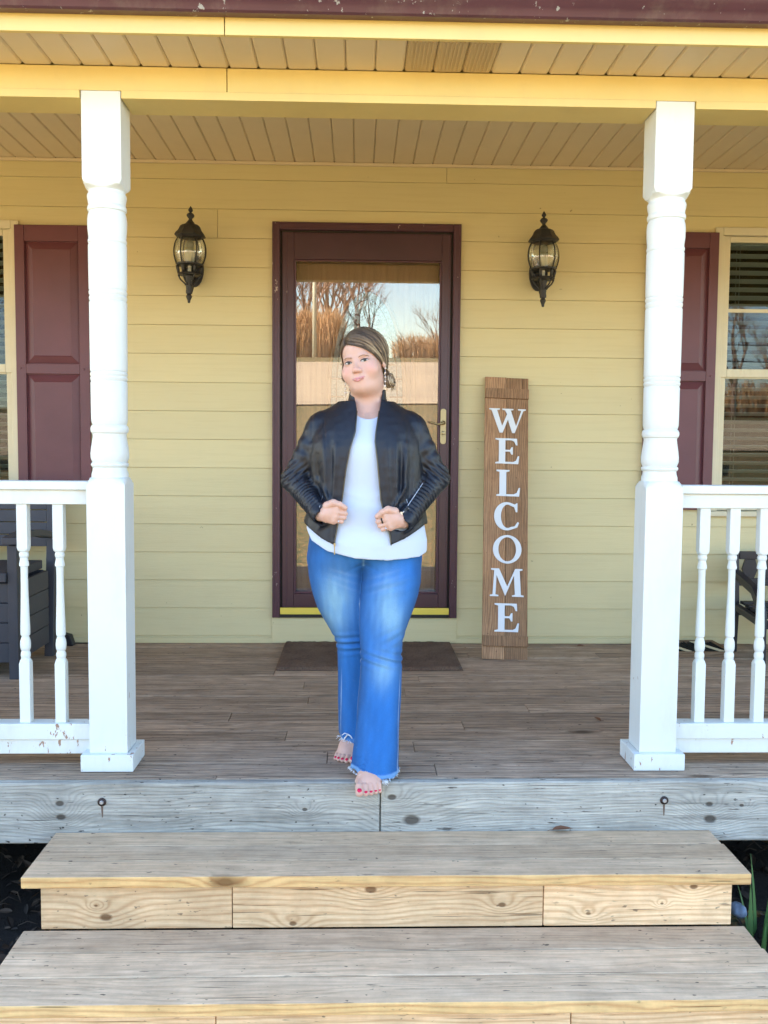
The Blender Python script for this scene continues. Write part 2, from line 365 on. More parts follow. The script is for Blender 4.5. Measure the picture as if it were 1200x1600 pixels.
# ================================================================== HOUSE
W=2.304; ZC=2.90
house=empty('house',(0,W,0),'yellow clapboard house front with tan soffit, maroon shutters and storm door','house')
# openings: x0,x1,z0,z1
DOOR=(-.511,.6207,-.01,2.548)
WR=(2.20,3.16,.835,2.52); WL=(-3.00,-2.045,.835,2.50)
LAP=.1715; Z0=2.107-LAP*14
def siding():
    mb=MB(); k=0; y0=W
    rows=[]
    z=Z0
    while z<ZC+.05: rows.append((z,z+LAP)); z+=LAP
    for ri,(za,zb) in enumerate(rows):
        cuts=sorted({za,zb}|{q for o in (DOOR,WR,WL) for q in (o[2],o[3]) if za<q<zb})
        joints=[]
        rg=random.Random(ri*7+1)
        if abs(za-(2.107+LAP*2))<.02: joints=[-.839]
        elif za>2.107+LAP*3.5 and za<2.107+LAP*4.5: joints=[.53]
        joints+= [rg.uniform(-5.5,-3.2), rg.uniform(3.4,5.5)]
        for a,b in zip(cuts,cuts[1:]):
            a2,b2=max(a,0.0),min(b,ZC)
            if b2-a2<.004: continue
            spans=[(-6.5,6.5)]
            for o in (DOOR,WR,WL):
                if o[2]<(a+b)/2<o[3]:
                    ns=[]
                    for s0,s1 in spans:
                        if o[0]>s0 and o[1]<s1: ns+=[(s0,o[0]),(o[1],s1)]
                        else: ns.append((s0,s1))
                    spans=ns
            for j in joints:
                ns=[]
                for s0,s1 in spans:
                    if s0<j<s1: ns+=[(s0,j-.0012),(j+.0012,s1)]
                    else: ns.append((s0,s1))
                spans=ns
            def yy(zz): return y0-.009*(1-(zz-za)/(zb-za))-.001
            bot=a2 if a2>za+1e-6 or True else za
            for s0,s1 in spans:
                mb.prism([(yy(a2),a2+(.0018 if abs(a2-za)<1e-6 else 0)),(y0+.012,a2),(y0+.012,b2),(yy(b2),b2)],s0,s1,'X')
    return mb
siding().build('siding',M['siding'],house)
b=MB(); 
for (x0,x1) in ((-6.5,WL[0]),(WL[1],DOOR[0]),(DOOR[1],WR[0]),(WR[1],6.5)): b.box(x0,x1,W+.013,W+.15,-.6,ZC)
b.box(WL[0],WL[1],W+.013,W+.15,-.6,WL[2]); b.box(WL[0],WL[1],W+.013,W+.15,WL[3],ZC)
b.box(WR[0],WR[1],W+.013,W+.15,-.6,WR[2]); b.box(WR[0],WR[1],W+.013,W+.15,WR[3],ZC)
b.box(DOOR[0],DOOR[1],W+.013,W+.15,DOOR[3],ZC)
b.build('wall',M['caulk'],house)
# base trim strip and ceiling moulding
b=MB(); b.box(-6.5,DOOR[0],W-.016,W-.0105,.004,.036); b.box(DOOR[1],6.5,W-.016,W-.0105,.004,.036); b.build('base_trim',M['siding'],house,.001)
MB().box(DOOR[0]-.004,DOOR[1]+.004,W-.014,W+.012,.004,.162).build('sill_board',M['siding'],house,.002)
b=MB(); b.box(-6.5,6.5,W-.028,W-.0105,ZC-.018,ZC-.001); b.build('ceiling_moulding',M['soffit'],house,.002)
# rest of the house: side and back walls, near-black sheets standing in for unlit rooms
b=MB(); b.box(-6.5,-6.35,W+.16,10,-.6,2.9); b.box(6.35,6.5,W+.16,10,-.6,2.9); b.box(-6.34,6.34,9.85,10,-.6,2.9)
b.box(-6.34,6.34,W+.16,9.84,-.6,-.5); b.build('back_walls',M['siding'],house)
b=MB(); b.box(-3.3,-1.8,W+.9,W+.95,.5,2.8); b.box(1.9,3.4,W+.9,W+.95,.5,2.8); b.box(-.7,.8,W+.35,W+.4,0,2.6); b.build('dark_room_sheet',M['caulk'],house)
# inner ceiling with V-grooves (panels run front to back)
def soffit_panels(y0,y1,z,x0,x1,pitch,phase,vent=None):
    mb=MB(); vb=MB(); k=0; x=x0+phase
    while x<x1:
        tgt = vb if vent and any(a<=x+pitch/2<=b_ for a,b_ in vent) else mb
        g=.0045
        outline=[(x+.0006,z+.014),(x+.0006,z+.007),(x+g+.003,z),(x+pitch-g-.003,z),(x+pitch-.0006,z+.007),(x+pitch-.0006,z+.014)]
        tgt.prism(outline,y0,y1,'Y'); 
        if tgt is vb:
            for q in range(6):
                xx=x+.018+q*(pitch-.036)/5; vb.box(xx-.0025,xx+.0025,y0+.01,y1-.01,z-.003,z-.0004)
        x+=pitch
    return mb,vb
mb,_=soffit_panels(.16,W-.012,ZC,-6.4,6.4,.1175,.03); mb.build('porch_ceiling',M['soffit'],house)
mb=MB().box(-6.45,6.45,.16,W+.1,ZC+.02,ZC+.04); mb.build('ceiling_backing',M['caulk'],house)
mb,vb=soffit_panels(-.262,-.001,2.556,-6.4,6.4,.104,.01,vent=[(.19,.50)])

for lo,hi in ((-9,.3),(.3,9)):
    h_=MB(); vv=mb.v
    for f_,r_ in zip(mb.f,mb.r):
        if lo<=vv[f_[0]][0]<hi: h_.add([vv[i] for i in f_],[tuple(range(len(f_)))],False,r_)
    h_.build('soffit',M['soffit'],house)

t=NT('perforated_soffit'); p=t.pos(); vo=t.n('TexVoronoi'); vo.inputs['Randomness'].default_value=0; t.l(t.map(p,scale=(180,180,180)),vo.inputs['Vector'])
c=t.mix(t.ramp(vo.outputs[0],[(.25,1),(.32,0)]),(.55,.42,.24),(.10,.07,.04)); M['vent']=t.done(c,.5)
vb.build('soffit_vent',M['vent'],house)
MB().box(-6.45,6.45,-.26,-.002,2.575,2.59).build('soffit_backing',M['caulk'],house)
# fascia (two lengths meeting at x~-.51) and maroon gutter
XJ=-.44
b=MB(); b.box(-6.5,XJ-.0015,-.282,-.263,2.552,2.70); b.box(XJ+.0015,6.5,-.282,-.263,2.552,2.70); b.build('fascia',M['yellow'],house,.002)
gp=[(-.284,2.607),(-.325,2.604),(-.335,2.609),(-.343,2.622),(-.352,2.632),(-.372,2.645),(-.388,2.668),(-.392,2.690),(-.400,2.694),(-.400,2.712),(-.284,2.712)]
MB().prism(gp,-6.5,6.5,'X').build('gutter',M['gutter'],house,angle=25)
# beam: yellow face, lower trim notched round the posts
PL,PR,PW=-.9877,1.0773,.1395
b=MB(); b.box(-6.5,XJ-.032,0,.158,2.470,2.5545); b.box(XJ-.029,6.5,0,.158,2.470,2.5545); b.build('beam',M['yellow'],house,.0015)
b=MB(); e=.004
for x0,x1 in ((-6.5,PL-e),(PL+PW+e,PR-e),(PR+PW+e,6.5)): b.box(x0,x1,-.007,.162,2.441,2.4695)
b.build('beam_trim',M['yellow'],house,.0015)
MB().box(-6.5,6.5,.12,.1585,2.5565,2.898).build('beam_inner_face',M['yellow'],house,.0015)
# roof, out of view: added and pitched to shade porch and steps
b=MB(); b.prism([(-.40,2.72),(5.6,5.35),(11.0,2.72),(11.0,2.80),(5.6,5.47),(-.42,2.80)],-6.9,6.9,'X'); b.build('roof',M['roof'],house)
for xa,xb in ((-6.5,-6.45),(6.45,6.5)):
    b=MB(); b.prism([(-.25,2.73),(5.6,5.33),(10.0,2.95),(10,2.91),(.17,2.91),(.17,2.60),(-.25,2.60)],xa,xb,'X'); b.build('gable',M['siding'],house)

# ---- windows
def window(x0,x1,z0,z1,meet,munt=None):
    w=empty('window',((x0+x1)/2,W,z0),parent=house); w.location=((x0+x1)/2,0,z0)   # parent at (0,W,0)
    wm=Matrix.Translation(-Vector(((x0+x1)/2,W,z0)))
    def bd(mb,n,mat,bev=0,**k):
        o=mb.build(n,mat,None,bev,**k); o.parent=w; o.matrix_parent_inverse=wm; return o
    f=MB(); t=.034
    f.box(x0-t,x0+.012,W-.024,W+.06,z0,z1+t); f.box(x1-.012,x1+t,W-.024,W+.06,z0,z1+t); f.box(x0+.0125,x1-.0125,W-.0245,W+.06,z1-.012,z1+t+.001); 
    f.box(x0+.013,x0+.028,W-.010,W+.06,z0+.001,z1-.013); f.box(x1-.028,x1-.013,W-.010,W+.06,z0+.001,z1-.013)
    bd(f,'frame',M['cream'],.003)
    s=MB(); s.box(x0-t-.01,x1+t+.01,W-.045,W+.05,z0-.032,z0-.001); bd(s,'sill',M['cream'],.003)
    s=MB(); a,b_=x0+.029,x1-.029
    for (lo,hi,dy) in ((z0+.002,meet+.014,.018),(meet-.014,z1-.013,.0)):
        s.box(a,a+.038,W+.005+dy,W+.03+dy,lo,hi); s.box(b_-.038,b_,W+.005+dy,W+.03+dy,lo,hi)
        s.box(a+.0385,b_-.0385,W+.004+dy,W+.031+dy,hi-.036,hi-.0005); s.box(a+.0385,b_-.0385,W+.004+dy,W+.031+dy,lo+.0005,lo+.05)
    bd(s,'sash',M['cream'],.002)
    if munt:
        s=MB(); s.box(a+.0385,b_-.0385,W+.012,W+.0275,munt-.012,munt+.010); bd(s,'muntin',M['cream'],.001)
    g=MB(); g.box(a+.03,b_-.03,W+.034,W+.037,z0+.03,meet); g.box(a+.03,b_-.03,W+.016,W+.019,meet-.002,z1-.03); bd(g,'glass',M['glass_win'])
    bl=MB(); z=z0+.04
    while z<z1-.05:
        Mx=Matrix.Translation(((a+b_)/2,W+.085,z))@Matrix.Rotation(R(-22),4,'X')
        bl.box(-(b_-a)/2+.01,(b_-a)/2-.01,-.025,.025,-.0012,.0012,M=Mx); z+=.051
    for xx in (a+.12,(a+b_)/2,b_-.12): bl.tube([(xx,W+.058,z0+.03),(xx,W+.058,z1-.05)],.0012,4); bl.tube([(xx,W+.112,z0+.03),(xx,W+.112,z1-.05)],.0012,4)
    bl.box(a+.005,b_-.005,W+.06,W+.11,z1-.055,z1-.015)
    bd(bl,'blind',M['blind'])
M['blind']=paint('blind_slats',(.30,.31,.28),.6,mottle=.03)
window(*WR,1.671,2.063); window(*WL,1.655,None)

# ---- shutters: frame with two raised panels
def shutter(x0,x1,z0,z1):
    s=empty('shutter',((x0+x1)/2,0,z0),parent=house); wm=Matrix.Translation(-Vector(((x0+x1)/2,W,z0)))
    yb=W-.011; y1=yb-.030; h=z1-z0; st=.058
    f=MB(); rails=[(z0,z0+.085),(z0+h*.468,z0+h*.505),(z1-.095,z1)]
    f.box(x0,x0+st,y1,yb,z0,z1); f.box(x1-st,x1,y1,yb,z0,z1)
    for a,b_ in rails: f.box(x0+st+.0003,x1-st-.0003,y1+.0004,yb,a,b_)
    o=f.build('shutter_frame',M['maroon'],None,.003); o.parent=s; o.matrix_parent_inverse=wm
    for lo,hi in ((rails[0][1],rails[1][0]),(rails[1][1],rails[2][0])):
        p=MB(); a,b_=x0+st+.004,x1-st-.004; lo2,hi2=lo+.004,hi-.004; k=.040; yr=y1+.018; yf=y1+.003
        vs=[(a,yr,lo2),(b_,yr,lo2),(b_,yr,hi2),(a,yr,hi2),(a+k,yf,lo2+k),(b_-k,yf,lo2+k),(b_-k,yf,hi2-k),(a+k,yf,hi2-k),
            (a+k+.004,yf-.003,lo2+k+.004),(b_-k-.004,yf-.003,lo2+k+.004),(b_-k-.004,yf-.003,hi2-k-.004),(a+k+.004,yf-.003,hi2-k-.004)]
        p.add(vs,[(0,1,5,4),(1,2,6,5),(2,3,7,6),(3,0,4,7),(4,5,9,8),(5,6,10,9),(6,7,11,10),(7,4,8,11),(8,9,10,11)])
        p.box(x0+st-.002,x1-st+.002,y1+.019,yb-.001,lo-.002,hi+.002)
        o=p.build('raised_panel',M['maroon'],None); o.parent=s; o.matrix_parent_inverse=wm
    for xx in (x0+.03,x1-.03):
        o=MB().ball((xx,y1-.001,z0+h*.487),(.006,.003,.006),6).build('screw',M['maroon'],None); o.parent=s; o.matrix_parent_inverse=wm
shutter(-2.031,-1.598,.862,2.507); shutter(1.751,2.181,.842,2.520)

# ---- storm door
door=empty('storm_door',((DOOR[0]+DOOR[1])/2,0,.165),parent=house); dwm=Matrix.Translation(-Vector(((DOOR[0]+DOOR[1])/2,W,.165)))
def dpart(mb,n,mat,bev=0,**k):
    o=mb.build(n,mat,None,bev,**k); o.parent=door; o.matrix_parent_inverse=dwm; return o
x0,x1,_,zt=DOOR; zb=.165
c=MB(); t=.047
for a,b_,z0_,z1_ in ((x0,x0+t,zb,zt),(x1-t,x1,zb,zt),(x0+t+.0003,x1-t-.0003,zt-t,zt-.0005)):
    c.box(a,b_,W-.034,W+.01,z0_,z1_)
c.box(x0+.004,x0+.012,W-.040,W-.030,zb,zt-.004); c.box(x1-.012,x1-.004,W-.040,W-.030,zb,zt-.004); c.box(x0+.0125,x1-.0125,W-.0405,W-.030,zt-.012,zt-.004)
c.box(x0+t-.012,x0+t-.003,W-.040,W-.030,zb,zt-t); c.box(x1-t+.003,x1-t+.012,W-.040,W-.030,zb,zt-t); c.box(x0+t,x1-t,W-.0405,W-.030,zt-t+.003,zt-t+.012)
dpart(c,'casing',M['maroon_frame'],.003)
c=MB(); a,b_=x0+t,x1-t
c.box(a+.0005,a+.012,W-.012,W+.11,zb+.02,zt-t-.0005); c.box(b_-.012,b_-.0005,W-.012,W+.11,zb+.02,zt-t-.0005); c.box(a+.0125,b_-.0125,W-.012,W+.11,zt-t-.012,zt-t-.0005)
dpart(c,'jamb',M['caulk'])
# leaf: stiles, rails, glass stop
lx0,lx1,lz0,lz1=a+.013,b_-.013,.228,zt-t-.013; gx0,gx1,gz0,gz1=-.369,.494,.325,2.318
c=MB(); yf,yb=W-.026,W+.050
c.box(lx0,gx0-.012,yf,yb,lz0,lz1); c.box(gx1+.012,lx1,yf,yb,lz0,lz1); c.box(gx0-.0117,gx1+.0117,yf+.0004,yb,gz1+.012,lz1); c.box(gx0-.0117,gx1+.0117,yf+.0004,yb,lz0,gz0-.012)
dpart(c,'door_frame',M['maroon_door'],.003)
c=MB()
for (p0,p1,q0,q1) in ((gx0-.0113,gx0,gz0-.0113,gz1+.0113),(gx1,gx1+.0113,gz0-.0113,gz1+.0113),(gx0+.0003,gx1-.0003,gz1,gz1+.0113),(gx0+.0003,gx1-.0003,gz0-.0113,gz0)):
    c.box(p0,p1,yf+.007,yb-.002,q0,q1)
c.box(gx1+.052,gx1+.056,yf-.002,yf+.004,lz0+.01,lz1-.01); c.box(gx0-.056,gx0-.052,yf-.002,yf+.004,lz0+.01,lz1-.01)
dpart(c,'glazing_bead',M['maroon_frame'],.002)
# the pane leans outward at its top by about one degree
g=MB(); zc_=(gz0+gz1)/2; Mx=Matrix.Translation(((gx0+gx1)/2,W+.013,zc_))@Matrix.Rotation(R(1.8),4,'X')
g.box(gx0-(gx0+gx1)/2-.004,gx1-(gx0+gx1)/2+.004,-.0015,.0015,gz0-zc_-.004,gz1-zc_+.004,M=Mx); dpart(g,'glass',M['glass_door'])
MB_=MB().box(a+.001,b_-.001,W-.036,W-.0265,.186,.227); dpart(MB_,'kick_strip',M['kick'],.002)
c=MB().box(a+.001,b_-.001,W-.032,W+.03,.1655,.185); dpart(c,'threshold',M['caulk'],.002)
# lever handle on a long brass plate
c=MB(); n=20; pts=[]
px,pr,pz0,pz1=.5245,.0175,1.232,1.448
for i in range(n+1): an=math.pi*i/n; pts.append((px+pr*math.cos(an),pz1-pr+pr*math.sin(an)))
for i in range(n+1): an=math.pi+math.pi*i/n; pts.append((px+pr*math.cos(an),pz0+pr+pr*math.sin(an)))
c.prism(pts[::-1],yf-.0065,yf-.0005,'Y'); dpart(c,'handle_plate',M['gold'],.0015)
c=MB(); c.tube([(px,yf-.006,1.363),(px,yf-.045,1.363),(px-.006,yf-.052,1.361),(px-.03,yf-.054,1.352),(px-.055,yf-.054,1.356),(px-.085,yf-.053,1.366)],[.009,.008,.008,.0065,.006,.0055],10)
c.lathe([(.013,0),(.013,.004),(.010,.006)],0,0,16,M=Matrix.Translation((px,yf-.006,1.363))@Matrix.Rotation(R(90),4,'X')); dpart(c,'handle',M['gold'])
c=MB(); c.lathe([(.0125,0),(.0125,.004),(.009,.006)],0,0,16,M=Matrix.Translation((px,yf-.006,1.300))@Matrix.Rotation(R(90),4,'X')); c.box(px-.002,px+.002,yf-.0135,yf-.0125,1.275,1.300); dpart(c,'lock',M['gold'])

# ---- inner entry door behind the storm glass, with an arched leaded light
t=NT('stained_entry_door'); p=t.pos(); n=t.noise(t.map(p,scale=(14,14,.9)),3,6,.6); c=t.mix(t.ramp(n,[(.3,0),(.7,1)]),(.30,.155,.07),(.19,.09,.04)); M['entry']=t.done(c,.45,t.bump(n,.2,.003))
idoor=empty('entry_door',(0.06,W-W,.2),parent=house); iwm=Matrix.Translation(-Vector((.06,W,.2)))
def ipart(mb,n,mat,bev=0,**k):
    o=mb.build(n,mat,None,bev,**k); o.parent=idoor; o.matrix_parent_inverse=iwm; return o
cx,yz,rx_=.060,1.55,.232; ZT=2.17    # arch centre, springing height, half width, arch top
def arch(r_,zt_,zb_,n=28):
    pts=[]
    for i in range(n+1):
        an=math.pi*i/n; pts.append((cx+r_*math.cos(an),yz+(zt_-yz)*math.sin(an)))
    for i in range(n+1):
        an=math.pi+math.pi*i/n; pts.append((cx+r_*math.cos(an),zb_+.30+.30*math.sin(an)))
    return pts
outer=arch(rx_,ZT,.62); 
# door slab with hole: ring between rectangle and arch outline
Y0=W+.075
def slab():
    mb=MB(); rect=[]; N=len(outer)
    X0,X1,Z0_,Z1_=-.46,.57,.19,2.47
    for (ax,az) in outer:
        dx,dz=ax-cx,az-1.3; s=min(((X1-cx) if dx>0 else (cx-X0))/max(abs(dx),1e-6), ((Z1_-1.3) if dz>0 else (1.3-Z0_))/max(abs(dz),1e-6)); rect.append((cx+dx*s,1.3+dz*s))
    vs=[(a_,Y0,z_) for a_,z_ in outer]+[(a_,Y0,z_) for a_,z_ in rect]
    mb.add(vs,[(i,N+i,N+(i+1)%N,(i+1)%N) for i in range(N)])
    return mb
s=slab(); 
for xx0,xx1,zz0,zz1 in ((-.40,-.22,.30,1.05),(.33,.50,.30,1.05),(-.40,-.22,1.15,1.85),(.33,.50,1.15,1.85)):
    s.box(xx0,xx1,Y0-.010,Y0+.002,zz0,zz1); s.box(xx0+.03,xx1-.03,Y0-.017,Y0-.009,zz0+.03,zz1-.03)
ipart(s,'door_slab',M['entry'],.002)
r=MB()
ring=[Vector((a_,Y0-.006,z_)) for a_,z_ in outer]; r.tube(ring,.013,8,closed=True); ipart(r,'light_frame',M['entry'])
t=NT('textured_leaded_glass'); p=t.pos(); v=t.n('TexVoronoi'); t.l(p,v.inputs['Vector']); v.inputs['Scale'].default_value=190
n=t.noise(p,60,3,.6); zz_=t.sep(p)[2]; up_=t.ramp(t.math('ADD',zz_,t.math('MULTIPLY',t.noise(p,9,3),.3)),[(0,0),(1,0)]); sky_tint=t.math('MULTIPLY_ADD',zz_,5.0,-9.2,clamp=True); c=t.mix(sky_tint,(.24,.27,.25),(.42,.64,.78)); c=t.mix(t.math('MULTIPLY',t.sep(v.outputs['Color'])[0],.75),c,(.10,.13,.14)); c=t.mix(t.ramp(t.noise(p,26,4,.7),[(.5,0),(.58,.7)]),c,(.09,.12,.12))  # blue upper part is sky light through the pane, put into the colour
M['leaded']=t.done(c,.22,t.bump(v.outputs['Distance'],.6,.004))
g=MB(); g.prism([(a_,z_) for a_,z_ in arch(rx_-.004,ZT-.004,.624)][::-1],Y0+.004,Y0+.010,'Y'); ipart(g,'leaded_glass',M['leaded'])
cm=MB()
def came(pts,r_=.0055): cm.tube([(a_,Y0-.001,z_) for a_,z_ in pts],r_,5)
inn=arch(rx_-.045,ZT-.06,.68); came(inn+inn[:1],.0035)
for zz in (.95,1.30,1.52,1.63): came([(cx-rx_+.01,zz),(cx-.14,zz)]); came([(cx+.14,zz),(cx+rx_-.01,zz)])
def spiral(c0,c1,r0,turns,sgn,st=0): came([(c0+sgn*r0*(1-i/40*.8)*math.cos(st+i/40*turns*6.28),c1+r0*(1-i/40*.8)*math.sin(st+i/40*turns*6.28)) for i in range(41)])
for sg in (-1,1):
    spiral(cx+sg*.09,1.83,.075,1.3,sg,0); spiral(cx+sg*.10,1.60,.06,1.1,sg,2.5); spiral(cx+sg*.06,1.98,.04,1.0,sg,1.2)
    came([(cx+sg*.02,1.70),(cx+sg*.05,1.86),(cx+sg*.015,2.02)]); came([(cx+sg*.02,1.70),(cx+sg*.12,1.50),(cx+sg*.10,1.25),(cx+sg*.03,1.0)])
    came([(cx+sg*.02,1.70),(cx+sg*.165,1.72)])
came([(cx,1.72),(cx-.022,1.86),(cx,2.0),(cx+.022,1.86),(cx,1.72)])
came([(cx-.035,1.70),(cx,1.74),(cx+.035,1.70),(cx,1.66),(cx-.035,1.70)])
ipart(cm,'came',M['dark_metal'])

# ================================================================== DECK
deck=empty('porch_deck',(0,1.1,0),'weathered brown plank porch deck with grey-blue rim boards below the posts','deck')
EY=-.135
b=MB(); y=W+.02
rg=random.Random(5); first=True
rows=[]
while y>EY+.03:
    w_=.1385; y0=max(y-w_,EY+.0405)
    rows.append((y0,y)); y-= w_+.0022
for i,(ya,yb_) in enumerate(rows):
    js=sorted([rg.uniform(-3,-1.4),rg.uniform(-.7,.6) if i%2 else rg.uniform(.2,1.0),rg.uniform(1.4,3.0)])
    if i==3: js=[-2.4,.93,2.9]
    xs=[-4.2]+js+[4.2]
    for xa,xb in zip(xs,xs[1:]):
        dz=rg.uniform(-.0015,.0015); b.box(xa+.001,xb-.001,ya,yb_,-.032,dz)
b.build('deck_boards',M['deck'],deck,.0015)
XS=.093
for xa,xb,dz in ((-4.2,XS-.0018,0),(XS+.0018,4.2,.0015)):
    b=MB(); b.box(xa,xb,EY,EY+.038,-.224,dz); b.build('rim_board',M['rim'],deck,.007,3)
b=MB(); b.box(-4.2,4.2,EY+.06,EY+.10,-.22,-.034)
for i in range(15): x=-4.1+i*.58; b.box(x,x+.04,EY+.101,W,-.2,-.034)
for x in (-4.1,-1.9,1.9,4.0): b.box(x,x+.12,.2,.32,-.62,-.201); b.box(x,x+.12,1.6,1.72,-.62,-.201)
b.build('deck_joists',M['under'],deck)
for x in (-.908,1.132):
    b=MB(); Mx=Matrix.Translation((x,EY-.0005,-.069))@Matrix.Rotation(R(90),4,'X')
    b.lathe([(.0155,0),(.0155,.003),(.009,.0035),(.008,.0045)],0,0,18,M=Mx); b.build('bolt_washer',M['dark_metal'],deck)
    b=MB(); b.add([(x-.004,EY-.0008,-.086),(x+.004,EY-.0008,-.086),(x+.0025,EY-.0008,-.125),(x-.001,EY-.0008,-.128)],[(0,3,2,1)]); b.build('rust_streak',M['rust'],deck)
    b=MB(); b.lathe([(.0075,.002),(.0075,.009),(.006,.0105)],0,0,6,M=Mx,smooth=False); b.build('bolt_head',M['zinc'],deck)

# ================================================================== STEPS
steps=empty('porch_steps',(.12,-.6,GZ),'three wide fresh pine steps with greyed treads in front of the porch','steps')
def tread(x0,x1,y0,y1,z,n=3):
    b=MB(); w_=(y1-y0)/n
    for i in range(n):
        a=y0+i*w_; dz=random.uniform(-.001,.0012)
        ex=[0,0,-.006][i] if n==3 else 0
        b.box(x0-ex*0,x1+ex,a+(.002 if i else 0),a+w_-.002,z-.038,z+dz)
    o=b.build('tread',M['tread'],steps,.004,3); o.data.materials.append(M['edge'])
    # the outer sawn edge is cleaner wood
    idx=[1 if (abs(p.normal.y+1)<.01 and abs(p.center.y-y0)<.004) else 0 for p in o.data.polygons]
    o.data.polygons.foreach_set('material_index',idx); return o
def riser(xs,y,z0,z1):
    for a,b_ in zip(xs,xs[1:]):
        b=MB(); b.box(a+.0012,b_-.0012,y,y+.036,z0,z1); b.build('riser',M['riser'],steps,.004,3)
T1Z,T2Z,T3Z=-.1784,-.3655,-.552
tread(-1.0725,1.307,-.501,-.138,T1Z); riser([-1.0192,-.398,.625,1.2551],-.476,T2Z+.001,T1Z-.0395)
tread(-1.0733,1.3022,-.8982,-.478,T2Z); riser([-1.03,-.394,.630,1.262],-.872,T3Z+.001,T2Z-.0395)
tread(-1.07,1.30,-1.30,-.874,T3Z,3)
for x in (-1.0,-.2,.5,1.2):
    b=MB(); b.box(x,x+.038,-.435,-.14,GZ,T1Z-.04); b.box(x,x+.038,-.835,-.4355,GZ,T2Z-.04); b.box(x,x+.038,-1.25,-.8355,GZ-.02,T3Z-.04); b.build('stringer',M['under'],steps)

# ================================================================== POSTS AND RAILINGS
def sqr(th,h): c,s=abs(math.cos(th)),abs(math.sin(th)); return h/max(c,s)
def turned(mb,cx,cy,h,prof,n=48,rnd=None):
    """loft: prof = list of (z, R or None); the section is the square of half width h cut by a circle of radius R"""
    vs=[];fs=[]
    for z,Rr in prof:
        for i in range(n):
            th=2*math.pi*i/n; r=sqr(th,h) if Rr is None else (min(sqr(th,h),Rr)); vs.append((cx+r*math.cos(th),cy+r*math.sin(th),z))
    for k in range(len(prof)-1):
        for i in range(n):
            j=(i+1)%n; fs.append((k*n+i,k*n+j,(k+1)*n+j,(k+1)*n+i))
    fs.append(tuple(range(n))[::-1]); fs.append(tuple((len(prof)-1)*n+i for i in range(n)))
    return mb.add(vs,fs,True,rnd)
HW=PW/2
def zpx(y): return 1.09+(748-y)*.0022808
prof=[(0,None),(1.06,None),(1.068,.0985),(1.080,.086),(1.090,.074),(1.0925,.067)]
def P(y,r): prof.append((zpx(y),r))
P(741,.0665);P(736,.0625);P(731,.0615);P(729.5,.066);P(727,.0685);P(724.5,.0675);P(723,.063);P(721,.0645);P(716,.069);P(708,.0695);P(697,.0665);P(686,.0625);P(679,.0605);P(676,.062);
P(674.5,.066);P(671,.0685);P(667,.0685);P(664,.0655);P(662,.0610);P(659,.0635);P(655,.0655);P(640,.0658);P(594,.0662)
P(592,.0635);P(590.5,.0655);P(587,.0675);P(584,.0645);P(582,.0670);P(579,.0675);P(577,.0640);P(575,.0670);P(573,.0672)
P(520,.0676);P(466,.0678);P(464,.0648);P(462,.067);P(458,.0685);P(455,.0655);P(453,.068);P(449,.0688);P(447,.0655);P(445,.068);P(443,.0682)
P(410,.0688);P(376,.0688);P(373,.0665);P(371,.0692);P(368,.0692);P(366,.067);P(362,.0672);P(350,.070);P(336,.0705);P(328,.068);P(325,.0655);P(323,.0650);P(321.5,.069);P(318,.0705);P(315,.069);P(313,.066)
P(308,.067);P(303,.0695);P(299,.0705);P(296,.069);P(294,.0655);P(291,.0655);P(288,.072)
prof+=[(2.142,.077),(2.148,.086),(2.162,.0985),(2.170,None),(2.4685,None)]
def post(px,label):
    e=empty('porch_post',(px+HW,HW,0),label,'post','turned white posts carrying the porch roof')
    turned(MB(),px+HW,HW,HW,prof).build('post_shaft',M['white'],e,angle=32)
    b=MB(); o=.027; h=.066
    for (x0,x1,y0,y1) in ((px-o,px+PW+o,-o,-.0008),(px-o,px+PW+o,PW+.0008,PW+o),(px-o+.0004,px-.0008,-.0005,PW+.0005),(px+PW+.0008,px+PW+o-.0004,-.0005,PW+.0005)):
        b.box(x0,x1,y0,y1,.0025,h)
    b.build('base_collar',M['white_rail'],e,.003)
post(PL,'turned white porch post left of the woman, with chipped paint low on its square base')
post(PR,'turned white porch post at the right railing, near the welcome sign')

bh=.0192
def zb_(y): return .166+(1130-y)*.0024083
bprof=[(.1665,None),(zb_(1037),None),(zb_(1035),.0255),(zb_(1032.5),.0215),(zb_(1030),.0172),(zb_(1029),.0160),(zb_(1027.5),.0172),(zb_(1024.5),.0182),(zb_(1021),.0178),(zb_(1018.5),.0150),(zb_(1017),.0148),(zb_(1015.5),.0172),(zb_(1012),.0190),(zb_(1007),.0196),(zb_(1001),.0182),(zb_(997),.0152),(zb_(995.5),.0135),(zb_(993.5),.0140),(zb_(992.5),.0170),(zb_(988),.0176),(zb_(978),.0172),(zb_(950),.0152),(zb_(920),.0134),(zb_(900),.0129),(zb_(887),.0133),(zb_(885),.0136),(zb_(884.2),.0176),(zb_(881.5),.0180),(zb_(877),.0158),(zb_(872.5),.0140),(zb_(871),.0142),(zb_(870),.0162),(zb_(867),.0178),(zb_(864.5),.0172),(zb_(862.5),.0152),(zb_(861.5),.0172),(zb_(860),.0215),(zb_(857.5),.0255),(zb_(855),None),(.9905,None)]
